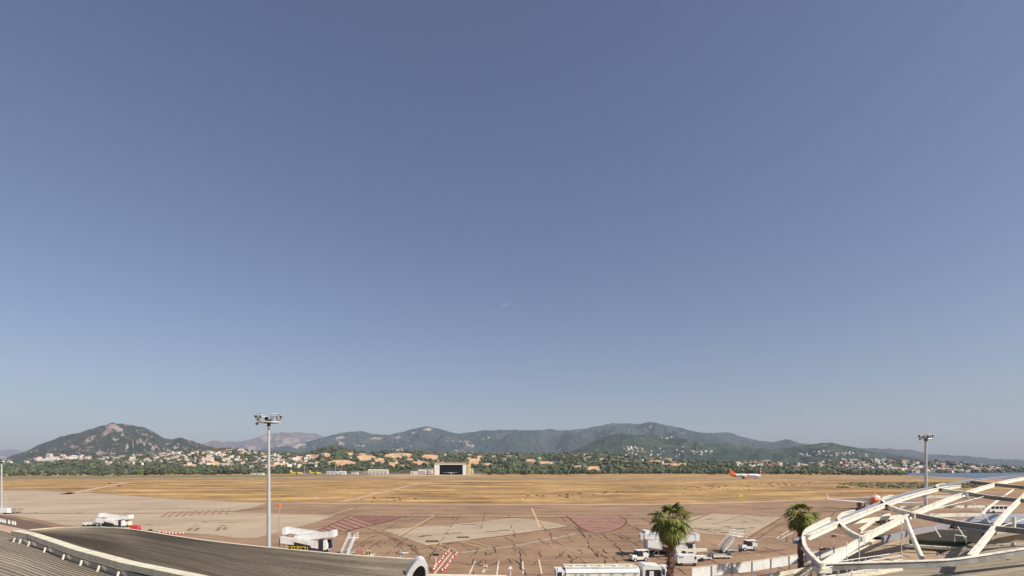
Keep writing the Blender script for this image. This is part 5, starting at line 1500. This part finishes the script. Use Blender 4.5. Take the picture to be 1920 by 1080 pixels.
# seamed roofs: the near one along the bottom, the next between the beams
tn = [PH(x, y, 6.6) for x, y in [(1545,1090),(1600,1077),(1700,1066),(1790,1064),(1860,1056),(1925,1047),(2100,1030),(2300,1015)]]
bn = [PH(x, y, 6.8) for x, y in [(1480,1150),(1560,1180),(1650,1210),(1760,1250),(1900,1290),(2100,1300),(2400,1300),(2700,1290)]]
seamed('roof', tn, bn, 26, 36, .1, term, M['roof'])
tm = [PH(x, y, 6.2) for x, y in [(1752,1044),(1790,1029),(1832,1016),(1860,1013),(1925,1011),(2100,1006)]]
bm2 = [PH(x, y, 6.2) for x, y in [(1745,1060),(1800,1058),(1840,1054),(1880,1050),(1940,1043),(2150,1020)]]
seamed('roof', tm, bm2, 9, 24, .0, term, M['roof'])
tm = [PH(x, y, 8.2) for x, y in [(1846,1012),(1870,1003),(1900,998),(1925,994),(2100,985)]]
bm2 = [PH(x, y, 7.2) for x, y in [(1838,1016),(1870,1013),(1900,1011),(1925,1009),(2120,1003)]]
seamed('roof', tm, bm2, 5, 20, .0, term, M['roof'])
# awning: grey sloped fascia slab
aw = [(1655,1006),(1700,995),(1760,984),(1786,981),(1830,990),(1866,999)]
aw2 = [(1662,1013),(1700,1001),(1740,991),(1786,986),(1830,996),(1862,1006)]
ta = [PH(x, y, 8.0) for x, y in aw]
a = MB(); a.sweep(ta, .25, .62); a.build('fascia', mat('fascia_grey', (.3, .29, .31), .6, var=.08), term)
a = MB(); bk = [p + Vector((.5, 2.2, -.35)) for p in ta]; n_ = len(ta)
vs = [p - Vector((0, 0, .08)) for p in ta] + bk; vs += [p - Vector((0, 0, .25)) for p in vs]
fs = []
for i in range(n_ - 1):
    fs += [(i, i + 1, n_ + i + 1, n_ + i), (2 * n_ + i, 3 * n_ + i, 3 * n_ + i + 1, 2 * n_ + i + 1), (n_ + i, n_ + i + 1, 3 * n_ + i + 1, 3 * n_ + i)]
a.add(vs, fs); a.build('canopy_roof', M['stained_shade'], term)
# facade below the awning
pL, pR = P(1705, 1012, 64), P(1868, 1012, 60)
a = MB(); a.sweep([Vector((pL.x, pL.y, 7.6)), Vector((pR.x, pR.y, 7.6))], .25, 1.3); a.build('spandrel', M['wall'], term)
a = MB(); a.sweep([Vector((pL.x, pL.y, 6.3)), Vector((pR.x, pR.y, 6.3))], .08, 1.6); a.build('glazing', M['greenglass'], term)
a = MB(); a.sweep([Vector((pL.x - 2, pL.y - 2.0, 5.95)), Vector((pR.x, pR.y - 2.2, 5.75))], .6, .3); a.build('ledge', M['canopy'], term)
a = MB(); a.sweep([Vector((pL.x - 2, pL.y, 4.7)), Vector((pR.x, pR.y, 4.7))], .3, 4.7); a.build('wall', M['wall'], term)
a = MB()
for x0_, x1_ in (((1752, 989), (1764, 1008)), ((1796, 988), (1812, 1013))):
    a.tube([P(*x0_, 60), P(*x1_, 57)], .07, 6)
a.build('strut', M['canopy'], term)
a = MB(); q1, q2 = P(1790, 1003, 57), P(1812, 1006, 57)
a.tube([q1 - Vector((0, 0, .7)), q1, q2, q2 - Vector((0, 0, .7))], .06, 6); a.build('guard_frame', M['canopy'], term)
a = MB(); a.box((71, 68.5, 3.1), (28, 8, 6.2)); a.build('rear_wall', M['wall'], term)
tb = thing('terminal_annex', 'grey flat roofed annex seen through the canopy bars at far right', 'building')
s0, s1, s2_, s3_ = PH(1795, 977, 6.5), PH(1845, 963, 6.5), PH(2100, 963, 6.5), PH(2100, 990, 6.5)
a = MB(); vs = [s0, s1, s2_, s3_]; a.add(vs + [v - Vector((0, 0, .5)) for v in vs], [(0, 1, 2, 3), (7, 6, 5, 4), (0, 3, 7, 4), (0, 4, 5, 1), (1, 5, 6, 2), (3, 2, 6, 7)]); a.build('roof', M['grey'], tb)
a = MB(); vs2 = [v.lerp((s0 + s1 + s2_ + s3_) / 4, .04) for v in vs]
a.add([Vector((v.x, v.y, 6.0)) for v in vs2] + [Vector((v.x, v.y, 0)) for v in vs2], [(0, 1, 5, 4), (1, 2, 6, 5), (2, 3, 7, 6), (3, 0, 4, 7)]); a.build('wall', M['glass'], tb)
# gangway with railings at the foot of the canopy
gw = thing('walkway', 'white walkway with tube railings under the near corner of the canopy', 'walkway')
w0, w1 = PH(1530, 1088, 6.9), PH(1680, 1062, 6.9)
a = MB(); a.sweep([w0, w1], 1.0, .25); a.build('deck', M['cream'], gw)
for sgn in (-.45, .45):
    a = MB(); nrm = (w1 - w0).normalized().cross(Vector((0, 0, 1))) * sgn
    for k in range(7):
        p = w0.lerp(w1, k / 6.0) + nrm; a.tube([p, p + Vector((0, 0, .95))], .03, 6)
    for z in (.32, .64, .95): a.tube([w0 + nrm + Vector((0, 0, z)), w1 + nrm + Vector((0, 0, z))], .03, 6)
    a.build('railing', M['white'], gw)

# ------------------------------------------------------------------ lattice canopy
def DC(y): return float(np.interp(y, [885, 893, 900, 905, 920, 940, 960, 985, 1008, 1056, 1080], [112, 104, 94, 87, 75, 66, 58.5, 51, 46, 38, 35]))
can = thing('lattice_canopy', 'white curved steel lattice canopy over the right terminal roof', 'canopy', (0, 0, 0))
def CP(pts, n=5, off=0.0): return [P(x, y, DC(y) + off) for x, y in smoothpts(pts, n)]
def rib(name, pts, wd=.34, ht=.62, n=5, off=0.0, m=None):
    a = MB(); cps = CP(pts, n, off)
    a.sweep([p - Vector((0, 0, .07)) for p in cps], wd * .6, ht - .14); a.sweep(cps, wd + .12, .07, 1); a.sweep([p - Vector((0, 0, ht - .07)) for p in cps], wd + .12, .07)
    return a.build(name, [m or M['canopy'], M['grey'] if m is M['grey'] else M['canopy']], can)
rib('main_rib', [(1540,1056),(1578,1031),(1617,1006),(1650,988),(1712,960),(1760,940),(1812,921),(1869,904.5),(1925,893.5),(2050,880)], .18, .6)
rib('second_rib', [(1818,1040),(1842,1012),(1864,985),(1889,956),(1912,934),(1930,918),(1960,902)], .18, .54)
rib('cross_rib', [(1540,1056),(1640,1053),(1740,1050),(1790,1047),(1840,1040),(1925,1027),(2050,1010)], .2, .5, 5, 0.0, M['stained_shade'])
rib('cross_rib', [(1656,938.5),(1660,942),(1671,948),(1690,955),(1712,960.5),(1740,966),(1783,974),(1822,980),(1863,985),(1925,991),(2050,1000)], .18, .54, 5, 0.0, M['stained_shade'])
rib('cross_rib', [(1757,911),(1762,914.5),(1785,918),(1812,921.5),(1861,929),(1910,934),(1960,938)], .18, .54, 5, 0.0, M['stained_shade'])
rib('cross_rib', [(1820,900.5),(1840,902.5),(1869,905.5),(1925,911),(1990,915)], .18, .54, 5, 0.0, M['stained_shade'])
rib('loop_rib', [(1540,1056),(1527,1044),(1515,1031),(1508,1018),(1507,1004),(1511,994),(1520,987),(1540,977),(1556,970)], .16, .46, 6, -.9)
rib('loop_rib', [(1617,1006),(1600,998),(1586,989),(1577,980),(1573,972),(1575,966),(1583,960),(1602,956)], .16, .48, 6, -1.0)
rib('loop_rib', [(1716,961.5),(1690,955.5),(1671,948),(1660,942),(1655,936.5),(1659,931.5),(1672,928)], .16, .5, 6, -1.2)
rib('loop_rib', [(1815,922),(1785,918.5),(1764,914.5),(1756,910.5),(1760,907.5),(1772,906)], .16, .5, 6, -1.4)
rib('edge_rib', [(1491,1013),(1530,994),(1573,973.5),(1612,957),(1656,939),(1700,924),(1757,910.5),(1820,899.5),(1880,893),(1940,889),(2050,884)], .3, .3, 5, 0.0, M['grey'])
rib('inner_edge_rib', [(1514,1003),(1560,983),(1600,967),(1640,951),(1690,933),(1757,915),(1800,909)], .3, .45, 5, -1.5)
# lower purlins, behind and below
def low(pts, Hh=9.2, wd=.22, ht=.4, name='lower_purlin'):
    a = MB(); a.sweep([PH(x, y, Hh) for x, y in pts], wd, ht); return a.build(name, M['canopy'], can)
low([(1582,978),(1640,970),(1690,965)]); low([(1686,949),(1760,948),(1846,947.5)]); low([(1741,963.5),(1790,962.5),(1842,962)])
low([(1730,929),(1790,929),(1830,933)], 10.4)
low([(1842,962),(1850,952),(1880,930),(1900,917)], 9.2, .2, .3, 'lower_brace'); low([(1612,992),(1640,972),(1668,962)], 9.0, .2, .32, 'lower_brace')
low([(1617,1008),(1600,1022),(1560,1052)], 7.6, .2, .3, 'lower_brace')
low([(1540,1063),(1600,1032),(1632,1016)], 7.2, .25, .25, 'lower_brace')
# tie rods and columns
def rod(a_, b_, r_=.045, name='tie_rod'):
    m2 = MB(); m2.tube([a_, b_], r_, 6); return m2.build(name, M['canopy'], can)
cp1 = lambda x, y, dz=0: P(x, y, DC(y)) + Vector((0, 0, dz))
rod(cp1(1712, 961, -.2), cp1(1756, 914, -.4) + Vector((0, -8, -.5))); rod(cp1(1812, 922, -.5), PH(1845, 963, 9.0)); rod(PH(1845, 963, 9.0), cp1(1862, 984, -.3)); rod(cp1(1864, 985, -.3), PH(1925, 972, 8.5))
rod(PH(1760, 945, 9), PH(1842, 962, 9)); rod(PH(1612, 1000, 8.4), PH(1650, 990, 8.4))
m2 = MB(); m2.tube([P(1699, 976, 54), P(1708, 1000, 51), P(1728, 1046, 45)], [.2, .22, .2], 12); m2.build('column', M['canopy'], can, True)
m2 = MB(); m2.tube([P(1540, 1060, 38), P(1541, 1085, 37.5), Vector((P(1541, 1085, 37.5).x, 37.5, 0))], .3, 10); m2.build('column', M['wall'], can, True)
m2 = MB(); m2.box(tuple(P(1541, 1068, 37.8)), (.9, .9, .35)); m2.build('column_head', M['canopy'], can)
for x, y, d in ((1611, 1021, 45), (1588, 1035, 43), (1690, 992, 52)):
    p = P(x, y, d); m2 = MB(); m2.tube([(p.x, p.y, 5.0), (p.x, p.y, p.z + .8)], .05, 7); m2.build('hanger_post', M['white'], can)
for x, y in ((1712, 960), (1617, 1006), (1812, 921), (1869, 904.5), (1864, 985)):
    p = cp1(x, y); m2 = MB(); m2.box((p.x, p.y, p.z - .3), (.3, .3, .8)); m2.build('node_plate', M['canopy'], can)
for x, y in ((2000, 1010), (1960, 905), (1900, 960)):
    p = cp1(x, y); m2 = MB(); m2.tube([(p.x, p.y, 4), (p.x, p.y, p.z - .5)], .22, 10); m2.build('column', M['canopy'], can, True)

# ------------------------------------------------------------------ tiny cloud wisps
cm = bpy.data.materials.new('cloud_wisp'); cm.use_nodes = True
n = cm.node_tree; n.nodes.clear()
ou = n.nodes.new('ShaderNodeOutputMaterial'); vo = n.nodes.new('ShaderNodeVolumePrincipled')
vo.inputs['Density'].default_value = 0.003; vo.inputs['Color'].default_value = (1, 1, 1, 1)
n.links.new(vo.outputs[0], ou.inputs['Volume'])
cl = blob_mesh('cloud', [(P(x, y, 7000).x, 7000, P(x, y, 7000).z, rx, 30, rz_) for x, y, rx, rz_ in ((941, 574, 30, 14), (946, 572, 35, 14), (951, 571, 24, 9), (955, 571, 14, 6))], cm, IV2, IF2, .1)
struct(cl)

# ------------------------------------------------------------------ haze
HZ = True
if HZ:
    hm = bpy.data.materials.new('haze_air'); hm.use_nodes = True
    n = hm.node_tree; n.nodes.clear()
    ou = n.nodes.new('ShaderNodeOutputMaterial'); vo = n.nodes.new('ShaderNodeVolumePrincipled')
    vo.inputs['Density'].default_value = 6.2e-5
    vo.inputs['Color'].default_value = (0.73, 0.80, 1.0, 1)
    vo.inputs['Anisotropy'].default_value = 0.0
    n.links.new(vo.outputs[0], ou.inputs['Volume'])
    a = MB(); a.box((0, 6000, 446), (25000, 13600, 898)); o = a.build('haze', hm); struct(o, 'stuff')
